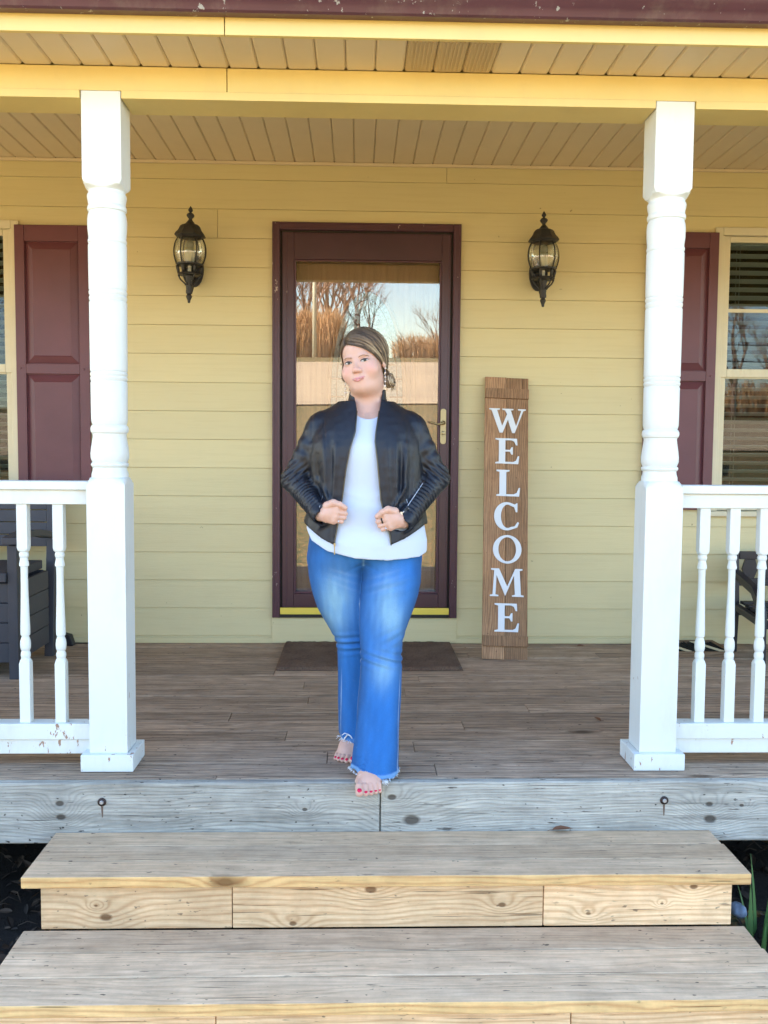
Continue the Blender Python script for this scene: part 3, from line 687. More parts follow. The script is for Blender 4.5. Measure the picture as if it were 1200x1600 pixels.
def railing(x0,x1,bx,label):
    e=empty('porch_railing',((x0+x1)/2,.07,0),label,'railing','white railings on both sides of the steps')
    MB().box(x0,x1,.026,.114,1.0455,1.0775).build('top_rail',M['white'],e,.004,3)
    MB().box(x0,x1,.044,.096,.991,1.045).build('under_rail',M['white_rail'],e,.003)
    b=MB(); b.box(x0,x1,.034,.106,.106,.166); b.build('bottom_rail',M['white_rail'],e,.003)
    MB().box(x0,x1,.046,.094,.048,.1055).build('bottom_support_rail',M['white_rail'],e,.003)
    me=None
    for x in bx:
        if me is None:
            o=turned(MB(),0,0,bh,bprof,40).build('baluster',M['white_rail'],None,angle=32); me=o
        else: o=me.copy(); COL.objects.link(o)
        o.parent=e; o.location=(x-e.location.x,0,0); o['rnd']=0
railing(-3.0,PL-.0008,[-1.109-.1325*i for i in range(14)],'left white railing of turned balusters in front of the dark storage bench')
railing(PR+PW+.0008,3.2,[1.322+.1155*i for i in range(16)],'right white railing of turned balusters in front of the dark low chair')

# ================================================================== THINGS ON THE PORCH
def PM(o,parent): o.parent=parent; return o
# ---- WELCOME sign, leaning on the wall; built upright round its base then tilted
SH=1.69; SW=.262
sign=empty('welcome_sign',(.857,1.86,0),'tall barn-wood board leaning on the siding with white letters spelling WELCOME','sign')
sign.rotation_euler=(R(-14.0),R(1.75),0)
def sp(mb,n,mat,bev=0,**k): return PM(mb.build(n,mat,None,bev,**k),sign)
b=MB(); b.box(-SW/2,-.0012,0,.018,0,SH); b.box(.0012,SW/2,0,.018,.001,SH-.002); sp(b,'board',M['sign'],.002)
for z0,z1 in ((.075,.135),(1.555,1.615)):
    b=MB(); b.box(-SW/2+.001,SW/2+.001,-.017,-.0005,z0,z1); sp(b,'crosspiece',M['sign'],.002)
GL={
'W':[(0,1),(.29,1),(.29,.955),(.215,.94),(.355,.28),(.49,.78),(.43,.94),(.36,.955),(.36,1),(.66,1),(.66,.955),(.59,.94),(.735,.28),(.875,.93),(.79,.955),(.79,1),(1,1),(1,.955),(.935,.93),(.70,0),(.63,0),(.515,.55),(.37,0),(.29,0),(.065,.93),(0,.955)],
'E':[(0,0),(0,.05),(.15,.08),(.15,.92),(0,.95),(0,1),(.92,1),(.94,.74),(.88,.74),(.80,.89),(.68,.93),(.42,.93),(.42,.55),(.62,.55),(.69,.66),(.745,.66),(.745,.37),(.69,.37),(.62,.48),(.42,.48),(.42,.075),(.76,.075),(.88,.13),(.96,.31),(1.02,.31),(.98,0)],
'L':[(0,0),(0,.05),(.13,.08),(.13,.92),(0,.95),(0,1),(.56,1),(.56,.95),(.42,.92),(.42,.075),(.74,.075),(.88,.14),(.96,.33),(1.02,.33),(.98,0)],
'M':[(0,0),(0,.05),(.08,.07),(.125,.93),(.03,.95),(.03,1),(.27,1),(.52,.36),(.76,1),(.98,1),(.98,.95),(.895,.93),(.935,.07),(1.02,.05),(1.02,0),(.67,0),(.67,.05),(.755,.07),(.725,.76),(.46,.02),(.195,.76),(.165,.07),(.255,.05),(.255,0)]}
def oval(r1,r2,n=40,c=(.5,.5),a0=0,a1=2*math.pi): return [(c[0]+r1*math.cos(a0+(a1-a0)*i/n),c[1]+r2*math.sin(a0+(a1-a0)*i/n)) for i in range(n+1)]
C_=oval(.5,.52,34,a0=R(48),a1=R(312))
inner_=oval(.27,.43,34,c=(.54,.5),a0=R(310),a1=R(50))
GL['C']=[(.93,.66),(.87,.66),(.80,.84)]+[(x,y) for x,y in inner_[::-1][2:-2]]+[(.82,.14),(.94,.30),(1.0,.27),(.93,.10)]+[(x,y) for x,y in C_[::-1][3:-3]]+[(.82,.94),(.90,.99),(.93,.99)]
def letter(ch,x0,x1,z0,z1):
    mb=MB(); w,h=x1-x0,z1-z0
    if ch=='O':
        o=oval(.5,.52,48)[:-1]; i_=oval(.31,.44,48)[:-1]; N=48; vs=[]
        for d in (-.0065,-.0008):
            for px,py in o+i_: vs.append((x0+px*w,d,z0+py*h))
        fs=[]
        for k in range(N):
            j=(k+1)%N; fs+=[(k,j,N+j,N+k),(2*N+k,3*N+k,3*N+j,2*N+j),(k,2*N+k,2*N+j,j),(N+k,N+j,3*N+j,3*N+k)]
        mb.add(vs,fs)
    else: mb.prism([(x0+px*w,z0+py*h) for px,py in GL[ch]][::-1],-.0065,-.0008,'Y')
    return mb
for i,(ch,x0,x1,z0,z1) in enumerate((('W',-.106,.115,1.313,1.460),('E',-.066,.074,1.123,1.276),('L',-.058,.080,.926,1.083),('C',-.070,.078,.724,.885),('O',-.075,.093,.528,.688),('M',-.090,.103,.332,.493),('E',-.062,.078,.128,.290))):
    sp(letter(ch,x0,x1,z0+.030,z1+.032),'letter',M['letter'])

# ---- wall lanterns
def lantern(loc,tilt,label):
    e=empty('wall_lantern',loc,label,'wall lantern','black carriage lanterns flanking the storm door')
    S=.000462; Z=lambda y: .554/2-(y-185)*S     # outline heights read downwards from the finial tip
    def ad(mb,n,mat,bev=0,**k): return PM(mb.build(n,mat,None,bev,**k),e)
    tl=Matrix.Rotation(R(tilt),4,'Y')
    pr=[(.001,Z(185)),(.007,Z(205)),(.0145,Z(235)),(.012,Z(250)),(.0055,Z(262)),(.008,Z(268)),(.018,Z(280)),(.024,Z(300)),(.020,Z(320)),(.011,Z(340)),(.0095,Z(352)),(.013,Z(362)),(.022,Z(385)),(.027,Z(400)),(.026,Z(404)),(.048,Z(420)),(.060,Z(440)),(.066,Z(470)),(.072,Z(495)),(.084,Z(520)),(.0905,Z(545)),(.092,Z(556)),(.086,Z(566)),(.0745,Z(572)),(.072,Z(582)),(.060,Z(584))]
    ad(MB().lathe(pr[::-1],0,0,8,M=tl),'roof_cap',M['black'],angle=30)
    gp_=[(.071,Z(583)),(.079,Z(610)),(.086,Z(650)),(.0905,Z(700)),(.092,Z(750)),(.090,Z(800)),(.084,Z(850)),(.0745,Z(903))]
    b=MB(); b.lathe([(r-.003,z) for r,z in gp_][::-1],0,0,24,M=tl,cap=False); ad(b,'glass',M['glass_lamp'])
    b=MB()
    for k in range(6):
        a=2*math.pi*(k+.08)/6; b.tube([tl@Vector((r*math.cos(a),r*math.sin(a),z)) for r,z in gp_],.0042,5)
    ad(b,'rib',M['black'])
    base=[(.0755,Z(897)),(.080,Z(903)),(.079,Z(914)),(.072,Z(925))]
    ad(MB().lathe(base[::-1],0,0,12,M=tl),'upper_ring',M['black'],angle=30)
    ad(MB().lathe([(.062,Z(1046)),(.069,Z(1036)),(.066,Z(1020)),(.058,Z(1012))],0,0,12,M=tl),'lower_ring',M['black'],angle=30)
    b=MB()
    for k in range(6):
        a=2*math.pi*(k+.08)/6
        b.tube([tl@Vector((r*math.cos(a),r*math.sin(a),Z(z))) for r,z in ((.072,922),(.068,950),(.064,985),(.061,1015))],[.008,.010,.009,.008],5)
        b.tube([tl@Vector((r*math.cos(a),r*math.sin(a),Z(z))) for r,z in ((.062,1040),(.058,1068),(.050,1098),(.036,1125),(.024,1148),(.019,1165))],[.006,.005,.0048,.0048,.005,.006],5)
    ad(b,'scroll_cage',M['black'])
    ad(MB().lathe([(.004,Z(1385)),(.0085,Z(1375)),(.008,Z(1362)),(.010,Z(1345)),(.0165,Z(1315)),(.0175,Z(1300)),(.0135,Z(1285)),(.011,Z(1276)),(.0185,Z(1268)),(.0195,Z(1240)),(.0175,Z(1215)),(.0195,Z(1190)),(.0185,Z(1165)),(.021,Z(1150)),(.020,Z(1100)),(.026,Z(1050))],0,0,14,M=tl),'stem',M['black'],angle=35)
    ad(MB().lathe([(.010,Z(1000)),(.010,Z(905)),(.027,Z(903)),(.026,Z(720)),(.004,Z(716))],0,0,16,M=tl),'candle_cover',M['bulbwhite'],angle=35)
    ad(MB().lathe([(.012,Z(716)),(.021,Z(690)),(.023,Z(650)),(.014,Z(612)),(.002,Z(600))],0,0,14,M=tl),'bulb',M['bulbglass'])
    d=W-.0115-loc[1]
    b=MB(); n=24; pts=[(.056*math.cos(2*math.pi*i/n)*(1 if True else 1),Z(905)+.105*math.sin(2*math.pi*i/n)) for i in range(n)]
    b.prism(pts[::-1],d-.012,d,'Y'); pts2=[(x*.72,Z(905)+(z-Z(905))*.78) for x,z in pts]; b.prism(pts2[::-1],d-.024,d-.0122,'Y'); ad(b,'back_plate',M['black'],.003)
    b=MB(); b.tube([(0,d-.02,Z(960)),(0,d-.05,Z(1010)),(0,d-.075,Z(1090)),(0,d-.095,Z(1170)),(0,.045,Z(1225)),(0,.015,Z(1235)),(0,.0,Z(1225))],[.016,.014,.012,.011,.010,.010,.012],8)
    b.tube([(0,d-.02,Z(860)),(0,d-.06,Z(840)),(0,.085,Z(905)),(0,.08,Z(1010)),(0,.055,Z(1060)),(0,.03,Z(1050))],[.008,.008,.007,.007,.006,.005],6)
    ad(b,'arm',M['black'])
M['bulbglass']=NT('frosted_bulb').done((.35,.35,.28),.3)
lantern((-.975,2.13,2.318),1.4,'black carriage lantern on the siding between left post and storm door')
lantern((1.089,2.13,2.320),-.4,'black carriage lantern on the siding above the welcome sign')

# ---- door mat
t=NT('coir_mat'); p=t.pos(); n1=t.noise(p,160,3,.7); n2=t.noise(p,6,5,.6)
c=t.mix(t.ramp(n2,[(.35,0),(.7,1)]),(.13,.075,.048),(.22,.14,.09)); c=t.mix(t.ramp(n1,[(.4,0),(.7,1)]),c,(.04,.024,.018)); M['mat']=t.done(c,.95,t.bump(n1,1,.006))
b=MB(); nx,ny=90,56; X0,X1,Y0_,Y1_=-.435,.585,1.57,2.265
rs=np.random.RandomState(8)
vs=[];fs=[]
for j in range(ny+1):
    for i in range(nx+1):
        u=i/nx; v=j/ny; e_=min(u,1-u)*1.05; e2=min(v,1-v)*.7; edge=min(e_,e2)
        x=X0+(X1-X0)*u; y=Y0_+(Y1_-Y0_)*v; r_=.05
        z=.019+.005*rs.rand()+.003*math.sin(x*9)*math.sin(y*7) if edge>.008 else .004
        vs.append((x+.003*rs.rand(),y+.003*rs.rand(),z))
fs=[(j*(nx+1)+i,j*(nx+1)+i+1,(j+1)*(nx+1)+i+1,(j+1)*(nx+1)+i) for j in range(ny) for i in range(nx)]
b.add(vs,fs,True); tag(b.build('doormat',M['mat']),'brown coir doormat lying below the storm door','doormat')

# ---- storage bench (left)
bench=empty('storage_bench',(-2.4,1.7,0),'dark slate-blue storage bench of ribbed boards behind the left railing','bench')
bx0,bx1=-3.15,-1.735
for x in (bx0,bx1-.05):
    MB().box(x,x+.05,1.38,1.43,0,.695).build('leg',M['slate'],bench,.004)
    b=MB(); Mx=Matrix.Translation((x,1.93,0))@Matrix.Rotation(R(-6),4,'X'); b.box(0,.05,0,.055,0,.985,M=Mx); b.build('rear_post',M['slate'],bench,.004)
    b=MB(); n=14; vs=[]; fs=[]
    for i in range(n+1):
        u=i/n; y_=1.345+.59*u; zt_=.738+.022*math.sin(math.pi*u)-.022*u*u; zb2=zt_-.036
        vs+=[(x-.014,y_,zb2),(x+.064,y_,zb2),(x+.064,y_,zt_),(x-.014,y_,zt_)]
    for i in range(n):
        for q in range(4): a=i*4+q; c_=i*4+(q+1)%4; fs.append((a,c_,c_+4,a+4))
    fs+=[(3,2,1,0),(n*4,n*4+1,n*4+2,n*4+3)]; b.add(vs,fs); b.build('armrest',M['slate'],bench,.004)
    for k in range(4):
        z0=.085+k*.104; MB().box(x+.012,x+.036,1.4305,1.915,z0,z0+.101).build('side_board',M['slate'],bench,.003)
for k in range(4):
    z0=.085+k*.104; MB().box(bx0+.051,bx1-.051,1.395,1.42,z0,z0+.101).build('front_board',M['slate'],bench,.003)
    MB().box(bx0+.051,bx1-.051,1.93,1.95,z0,z0+.101).build('rear_board',M['slate'],bench,.003)
b=MB(); b.box(bx0+.051,bx1-.051,1.36,1.93,.507,.556); b.box(bx0+.35,bx1-.40,1.35,1.3595,.49,.53); b.build('lid',M['slate'],bench,.006)
for k in range(5):
    z0=.630+k*.071; b=MB(); Mx=Matrix.Translation((0,1.935,0))@Matrix.Rotation(R(-6),4,'X'); b.box(bx0+.0505,bx1-.0505,0,.03,z0,z0+.067,M=Mx); b.build('back_slat',M['slate'],bench,.003)
# black wedge and cable on the deck beside the bench
b=MB(); b.prism([(-1.80,0.002),(-1.70,.002),(-1.72,.065),(-1.76,.075)],2.20,2.26,'Y'); b.build('door_wedge',M['navy'],None,.004); tag(bpy.data.objects['door_wedge'],'small black wedge standing on deck by the wall behind left post','wedge')
b=MB(); b.tube([(-2.6,2.27,.006),(-2.1,2.262,.006),(-1.75,2.272,.007),(-1.55,2.262,.006),(-1.44,2.275,.006),(-1.38,2.28,.03)],.004,6); tag(b.build('cable',M['navy']),'thin black cable along the foot of the wall behind the left post','cable')

# ---- low dark chair (right)
chair=empty('low_chair',(2.5,1.88,0),'low dark navy wooden chair behind the right railing','chair')
for x in (2.245,2.78):
    b=MB(); b.prism([(2.075,0),(2.12,0),(2.105,.27),(2.125,.605),(2.085,.605),(2.055,.27)],x,x+.047,'X'); b.build('rear_leg',M['navy'],chair,.003)
    b=MB(); b.prism([(1.665,0),(1.705,0),(1.712,.26),(1.74,.335),(1.80,.395),(2.06,.455),(2.06,.50),(1.79,.44),(1.70,.375),(1.668,.28)],x+.002,x+.045,'X'); b.build('front_leg',M['navy'],chair,.003)
    b=MB(); b.prism([(1.715,.225),(2.055,.262),(2.055,.30),(1.715,.265)],x+.008,x+.038,'X'); b.build('side_rail',M['navy'],chair,.002)
for z0,z1 in ((.56,.607),(.40,.445)):
    MB().box(2.293,2.779,2.078,2.104,z0,z1).build('back_rail',M['navy'],chair,.003)
for i in range(4):
    x=2.335+i*.115; b=MB(); b.prism([(x,.446),(x+.05,.446),(x+.072,.50),(x+.055,.559),(x-.005,.559),(x-.022,.50)],2.083,2.098,'Y'); b.build('back_splat',M['navy'],chair)
for i in range(5):
    y=1.70+i*.072; MB().box(2.292,2.779,y,y+.064,.268+(y-1.7)*.1,.286+(y-1.7)*.1).build('seat_slat',M['navy'],chair,.002)
MB().box(2.292,2.779,1.672,1.697,.215,.262).build('front_rail',M['navy'],chair,.002); MB().box(2.292,2.779,2.06,2.085,.225,.27).build('lower_rail',M['navy'],chair,.002)

# ---- boot tray
tray=empty('boot_tray',(2.0,2.08,0),'wooden boot tray with black rubber mesh behind the right railing','tray')
tx0,tx1,ty0,ty1=1.76,2.215,1.915,2.262
for q in ((tx0,tx1,ty0,ty0+.02),(tx0,tx1,ty1-.02,ty1),(tx0,tx0+.02,ty0+.0205,ty1-.0205),(tx1-.02,tx1,ty0+.0205,ty1-.0205)):
    MB().box(*q,.002,.034).build('tray_side',M['tray'],tray,.002)
MB().box(tx0+.0205,tx1-.0205,ty0+.0205,ty1-.0205,.002,.010).build('tray_bottom',M['bristle'],tray)
b=MB()
for i in range(30):
    for j in range(20):
        x=tx0+.03+i*.0136; y=ty0+.035+j*.0155; b.box(x,x+.007,y,y+.009,.0102,.021+.004*((i*7+j*3)%3))
tag(b.build('bristles',M['bristle'],tray),kind='stuff')
for xa in (1.86,2.06):
    b=MB(); b.prism([(xa,ty1-.03),(xa+.03,ty1-.03),(xa+.115,ty0+.03),(xa+.085,ty0+.03)],.028,.033,'Z'); b.build('slat',M['cream'],tray,.001)

# ---- dead leaves on the boards
M['dryleaf']=NT('dry_leaf_brown').done((.16,.065,.03),.7)
def one_leaf(x,y,z,s,a,label):
    b=MB(); leaf(b,x,y,z,s,a,.15,.45); b.tube([(x-s*math.cos(a),y-s*math.sin(a),z+.002),(x-s*1.5*math.cos(a+.2),y-s*1.5*math.sin(a+.2),z+.003)],.001,4); tag(b.build('dry_leaf',M['dryleaf']),label,'leaf','dry leaves on the porch boards')
one_leaf(1.378,2.20,.008,.028,.2,'dry brown leaf on the deck near the wall, right of the welcome sign')
one_leaf(1.082,.64,.007,.026,1.9,'small dry leaf on the middle of the deck before the right post')
one_leaf(.755,-.155,T1Z+.009,.040,.1,'curled dry leaf on the top step against the rim board')

# ---- iris leaves and blue-grey stones beside the steps (right), stone slab (left)
t=NT('iris_leaf'); p=t.pos(); n1=t.noise(t.map(p,scale=(60,60,3)),2,3); M['iris']=t.done(t.mix(n1,(.05,.12,.035),(.085,.19,.05)),.45)
iris=empty('iris_plant',(1.40,-.40,GZ),'clump of green sword-shaped leaves in the mulch right of the steps','plant')
def blade(x,y,h,lean,a,w):
    b=MB(); n=8; vs=[];fs=[]
    for i in range(n+1):
        u=i/n; ww=w*(1-u**2.2)*.5+.0005; ox=lean*u*u*math.cos(a); oy=lean*u*u*math.sin(a); c_,s_=math.cos(a+1.57),math.sin(a+1.57)
        for q,th in ((-1,0),(0,.003),(1,0)): vs.append((x+ox+ww*q*c_-th*s_*0,y+oy+ww*q*s_-th,GZ+.01+h*u))
    for i in range(n):
        for q in (0,1): k=i*3+q; fs.append((k,k+1,k+4,k+3))
    b.add(vs,fs,True); b.build('blade',M['iris'],iris)
for (x,y,h,l,a,w) in ((1.355,-.40,.33,.02,1.2,.024),(1.385,-.43,.37,.03,-.1,.030),(1.41,-.40,.34,.05,.5,.028),(1.375,-.36,.30,.06,2.0,.022),(1.43,-.44,.38,.05,-.6,.030),(1.45,-.40,.36,.06,.1,.030),(1.37,-.46,.24,.03,-2,.022),(1.40,-.34,.40,.03,2,.028)):
    blade(x,y,h,l,a+.3,w)
t=NT('blue_grey_stone'); p=t.pos(); n1=t.noise(p,22,5,.7); M['stone']=t.done(t.mix(n1,(.10,.15,.22),(.30,.38,.50)),.75,t.bump(n1,.8,.01))
def rock(x,y,z,rx,ry,rz,label,seed):
    b=MB(); b.ball((0,0,0),(rx,ry,rz),10); rg=random.Random(seed); o3=Vector((rg.random()*9,rg.random()*9,rg.random()*9))
    b.v=[tuple(Vector(v)*(1+.55*mnoise.noise(Vector(v)*26+o3)+.2*mnoise.noise(Vector(v)*60+o3))) for v in b.v]
    o=b.build('garden_stone',M['stone']); o.location=(x,y,z); tag(o,label,'stone','pale stones edging the mulch')
rock(1.338,-.33,GZ+.215,.024,.03,.022,'pale blue stone touching the right end of the middle tread',1)
rock(1.445,-.47,GZ+.20,.045,.04,.028,'larger pale blue stone at the foot of the iris leaves',2)
rock(-1.42,-.62,GZ+.14,.10,.12,.05,'flat grey stone beside the left end of the middle tread',3)
b=MB(); b.box(1.40,1.75,-.75,-.28,GZ-.05,GZ+.075); b.box(-1.6,-1.2,-.9,-.45,GZ-.05,GZ+.08)
# low earth banks carry the stones
for i,(x,y) in enumerate(((1.56,-.42),(-1.42,-.65))):
    b=MB(); b.ball((0,0,0),(.235,.30,.205 if i==0 else .11),12); b.v=[tuple(Vector(v)+Vector((0,0,.02*mnoise.noise(Vector(v)*20)))) for v in b.v]; o=b.build('mulch_bank',M['mulch']); o.location=(x,y,GZ); tag(o,kind='structure')

# ================================================================== ACROSS THE ROAD (seen mirrored in the storm door and the windows)
def bark(name,a,b_):
    t=NT(name); p=t.pos(); n=t.noise(p,3,4,.6); return t.done(t.mix(n,a,b_),.9)
M['bark']=bark('winter_bark',(.20,.105,.07),(.36,.22,.15)); M['bark2']=bark('grey_winter_bark',(.20,.15,.13),(.36,.29,.25)); M['brush']=bark('russet_brush',(.42,.20,.08),(.55,.32,.14))
def bare_tree(seed,h,spread,mat,x,y,label,depth=5):
    rg=random.Random(seed); tk=MB(); cr=MB()
    def grow(mb,p,d,L,r,k):
        n=3; pts=[p]; rad=[r]; q=p; dd=d
        for i in range(n):
            dd=(dd+Vector((rg.uniform(-.16,.16),rg.uniform(-.16,.16),rg.uniform(-.03,.12)))).normalized(); q=q+dd*(L/n); pts.append(q); rad.append(r*(1-.42*(i+1)/n))
        mb.tube(pts,rad,5 if k<2 else 3)
        if k<depth:
            for j in range(rg.choice((3,4)) if k<3 else rg.choice((2,3,3))):
                f=rg.uniform(.3,1.0); b0=pts[0].lerp(pts[-1],f); az=rg.uniform(0,6.28); s=rg.uniform(.35,.75)*spread
                nd=(dd+Vector((math.cos(az)*s,math.sin(az)*s,rg.uniform(0,.35)))).normalized()
                grow(cr,b0,nd,L*rg.uniform(.58,.8),r*.52,k+1)
    e=empty('bare_tree',(x,y,terrain(x,y)-.05),label,'tree','bare winter trees across the road')
    grow(tk,Vector((0,0,0)),Vector((0,0,1)),h*.36,h*.016,0)
    o1=tk.build('trunk',mat); o1.parent=e; o2=cr.build('crown',mat); o2.parent=e
    return e
TR=[bare_tree(1,12,1.0,M['bark'],-3.6,-52,'tall russet bare tree reflected at the left edge of the door glass'),
    bare_tree(2,10.5,1.0,M['bark'],-.3,-54,'bare tree reflected above the arched pane of the door'),
    bare_tree(3,7.5,1.3,M['bark2'],6.3,-66,'lone small bare tree reflected at the right side of the door glass'),
    bare_tree(4,11,.9,M['bark'],-1.7,-57,'slender bare tree reflected beside the utility pole')]
def tcopy(src,x,y,s,rz,label):
    r_=src.copy(); COL.objects.link(r_); r_.location=(x,y,terrain(x,y)-.05); r_.scale=(s,s,s); r_.rotation_euler=(0,0,rz); r_['label']=label
    for ch in src.children: c=ch.copy(); COL.objects.link(c); c.parent=r_
for i,(x,y,s,k,lb) in enumerate(((1.2,-62,.8,3,'farther bare tree reflected between door arch and open sky'),(-6.5,-60,1.05,1,'bare tree behind the left edge tree across the road'),(24,-52,1.1,0,'tall bare tree reflected in the right window'),(29,-58,1.0,1,'second bare tree reflected in the right window, farther back'),(19,-64,.9,3,'thin bare tree reflected near the frame of the right window'),(-24,-50,1.1,3,'bare tree reflected in the left window beside the shutter'),(-30,-58,1.2,0,'distant bare tree reflected at the outer edge of the left window'),(12,-85,.9,2,'small far bare tree beyond the lone tree'))):
    tcopy(TR[k],x,y,s,i*1.3,lb)
for i,(x,y,s,k) in enumerate(((-3.2,-56,.95,3),(-2.3,-54,.85,1),(-1.3,-60,1.0,0),(-.9,-53,.8,2),(.5,-58,.9,1),(-2.8,-62,1.1,1),(-4.4,-55,.9,3))):
    tcopy(TR[k],x,y,s,i*2.1+.5,'bare tree of the thicket behind the utility pole, reflected in the door glass')
def brush(n,x0,x1,y0,y1,h,name,label,seed):
    rg=random.Random(seed); b=MB()
    for i in range(n):
        x=rg.uniform(x0,x1); y=rg.uniform(y0,y1); z=terrain(x,y); hh=h*rg.uniform(.5,1); a=rg.uniform(0,6.28); s=rg.uniform(.1,.5)
        b.tube([(x,y,z),(x+.3*s*math.cos(a),y+.3*s*math.sin(a),z+hh*.5),(x+s*math.cos(a),y+s*math.sin(a),z+hh)],[.05,.035,.012],3)
        for j in range(3):
            f=rg.uniform(.4,.9); a2=rg.uniform(0,6.28); b.tube([(x+s*f*f*math.cos(a),y+s*f*f*math.sin(a),z+hh*f),(x+s*f*math.cos(a)+.5*math.cos(a2),y+s*f*math.sin(a)+.5*math.sin(a2),z+hh*(f+.25))],[.022,.008],3)
    tag(b.build(name,M['brush']),label,'brush',kind='stuff')
brush(1700,-9,-1.0,-53,-48.5,3.0,'russet_brush','dense russet brush along the far side of the road',4)
brush(900,3.0,14,-75,-62,2.2,'low_brush','low russet brush below the lone tree across the road',5)
brush(1500,14,45,-60,-52,2.8,'hedge_brush','russet brush across the road right of the house',6)
e=empty('utility_pole',(-2.45,-47,terrain(-2.45,-47)),'pale wooden utility pole across the road, reflected left in the door','pole')
MB().tube([(-2.45,-47,terrain(-2.45,-47)-.2),(-2.45,-47,11.5)],[.13,.09],8).build('shaft',M['cream'],e)
MB().box(-3.5,-1.4,-47.12,-47.0,10.4,10.55).build('crossarm',M['under'],e)
for k,(zs,x2) in enumerate(((10.1,-1.5),(9.25,-2.4))):
    b=MB(); pts=[(x2+q,-47+.22*q,zs-.25*q+.0045*q*q) for q in np.linspace(0,60,61)]
    b.tube(pts,.028,4); tag(b.build('overhead_wire',M['navy']),('upper' if k==0 else 'lower')+' overhead wire crossing the sky reflected in the storm door','wire','overhead wires')
h2=empty('far_house',(-4.2,-90,terrain(-4,-90)),'small white house far behind the trees across the road','house')
z0=terrain(-4,-90)
MB().box(-9,-2.6,-95,-90,z0,z0+2.8).build('wall',M['white'],h2); MB().prism([(-9.4,z0+2.8),(-2.2,z0+2.8),(-5.8,z0+5.0)],-95.4,-89.6,'Y').build('roof',M['stone'],h2)
for x in (-7.5,-4.5): MB().box(x,x+.9,-89.99,-89.9,z0+1,z0+2.2).build('window',M['navy'],h2)

# ================================================================== THE WOMAN
# signed distance shapes on a voxel grid, skinned with surface nets
f4=np.float32
def surface_nets(D,org,h):
    D=np.clip(D,-10*h,10*h); nx,ny,nz=D.shape
    s=D<0
    c=s[:-1,:-1,:-1].astype(np.int8)
    for a,b_,c_ in ((1,0,0),(0,1,0),(0,0,1),(1,1,0),(1,0,1),(0,1,1),(1,1,1)): c=c+s[a:nx-1+a,b_:ny-1+b_,c_:nz-1+c_]
    act=(c>0)&(c<8); I=np.argwhere(act)
    idx=-np.ones(act.shape,np.int64); idx[act]=np.arange(len(I))
    cor=[(a,b_,c_) for a in (0,1) for b_ in (0,1) for c_ in (0,1)]
    V={k:D[I[:,0]+k[0],I[:,1]+k[1],I[:,2]+k[2]] for k in cor}
    acc=np.zeros((len(I),3)); cnt=np.zeros(len(I))
    for k in cor:
        for ax in range(3):
            if k[ax]==0:
                k2=list(k);k2[ax]=1;k2=tuple(k2); a=V[k];b_=V[k2]; m_=(a<0)!=(b_<0); t_=np.where(m_,a/(a-b_+1e-20),0)
                p=np.array(k,float)[None]+np.zeros((len(I),3)); p[:,ax]+=t_; acc+=p*m_[:,None]; cnt+=m_
    P=(I+acc/cnt[:,None])*h+np.array(org)
    quads=[]
    for ax in range(3):
        sl=[slice(None)]*3; sl2=[slice(None)]*3; sl[ax]=slice(0,-1); sl2[ax]=slice(1,None)
        A=s[tuple(sl)];B=s[tuple(sl2)]; E=np.argwhere(A!=B); o1,o2=[(1,2),(2,0),(0,1)][ax]
        ok=(E[:,o1]>0)&(E[:,o2]>0)&(E[:,o1]<D.shape[o1]-1)&(E[:,o2]<D.shape[o2]-1); E=E[ok]; ins=A[tuple(E.T)]
        def cell(d1,d2): q=E.copy(); q[:,o1]-=d1; q[:,o2]-=d2; return idx[q[:,0],q[:,1],q[:,2]]
        q=np.stack([cell(1,1),cell(0,1),cell(0,0),cell(1,0)],1); q[~ins]=q[~ins][:,::-1]; quads.append(q)
    Q=np.concatenate(quads); Q=Q[(Q>=0).all(1)]
    return P,Q
def grid(b0,b1,h):
    ax=[np.arange(b0[i],b1[i]+h,h,dtype=f4) for i in range(3)]
    return np.meshgrid(*ax,indexing='ij')
def smin(a,b,k):
    hh=np.clip(.5+.5*(b-a)/k,0,1); return b+(a-b)*hh-k*hh*(1-hh)
def smax(a,b,k): return -smin(-a,-b,k)
def ell(X,Y,Z,c,r):
    x,y,z=(X-c[0])/r[0],(Y-c[1])/r[1],(Z-c[2])/r[2]; k=np.sqrt(x*x+y*y+z*z)+1e-9
    g=np.sqrt((x/r[0])**2+(y/r[1])**2+(z/r[2])**2)+1e-9; return k*(k-1)/g
def cap(X,Y,Z,a,b,ra,rb=None,ret=False):
    rb=ra if rb is None else rb; a=np.array(a,f4);b=np.array(b,f4);d=b-a
    t_=np.clip(((X-a[0])*d[0]+(Y-a[1])*d[1]+(Z-a[2])*d[2])/(d@d+1e-12),0,1)
    q=np.sqrt((X-a[0]-d[0]*t_)**2+(Y-a[1]-d[1]*t_)**2+(Z-a[2]-d[2]*t_)**2)-(ra+(rb-ra)*t_)
    return (q,t_) if ret else q
def sm_table(rows):
    rows=sorted(rows); T=np.array(rows,float); zs=np.linspace(T[0,0],T[-1,0],300); out=[zs]
    k=np.exp(-np.linspace(-2,2,25)**2); k/=k.sum()
    for i in range(1,T.shape[1]):
        v=np.interp(zs,T[:,0],T[:,i]); vp=np.concatenate([2*v[0]-v[12:0:-1],v,2*v[-1]-v[-2:-14:-1]]); out.append(np.convolve(vp,k,'valid'))
    return out
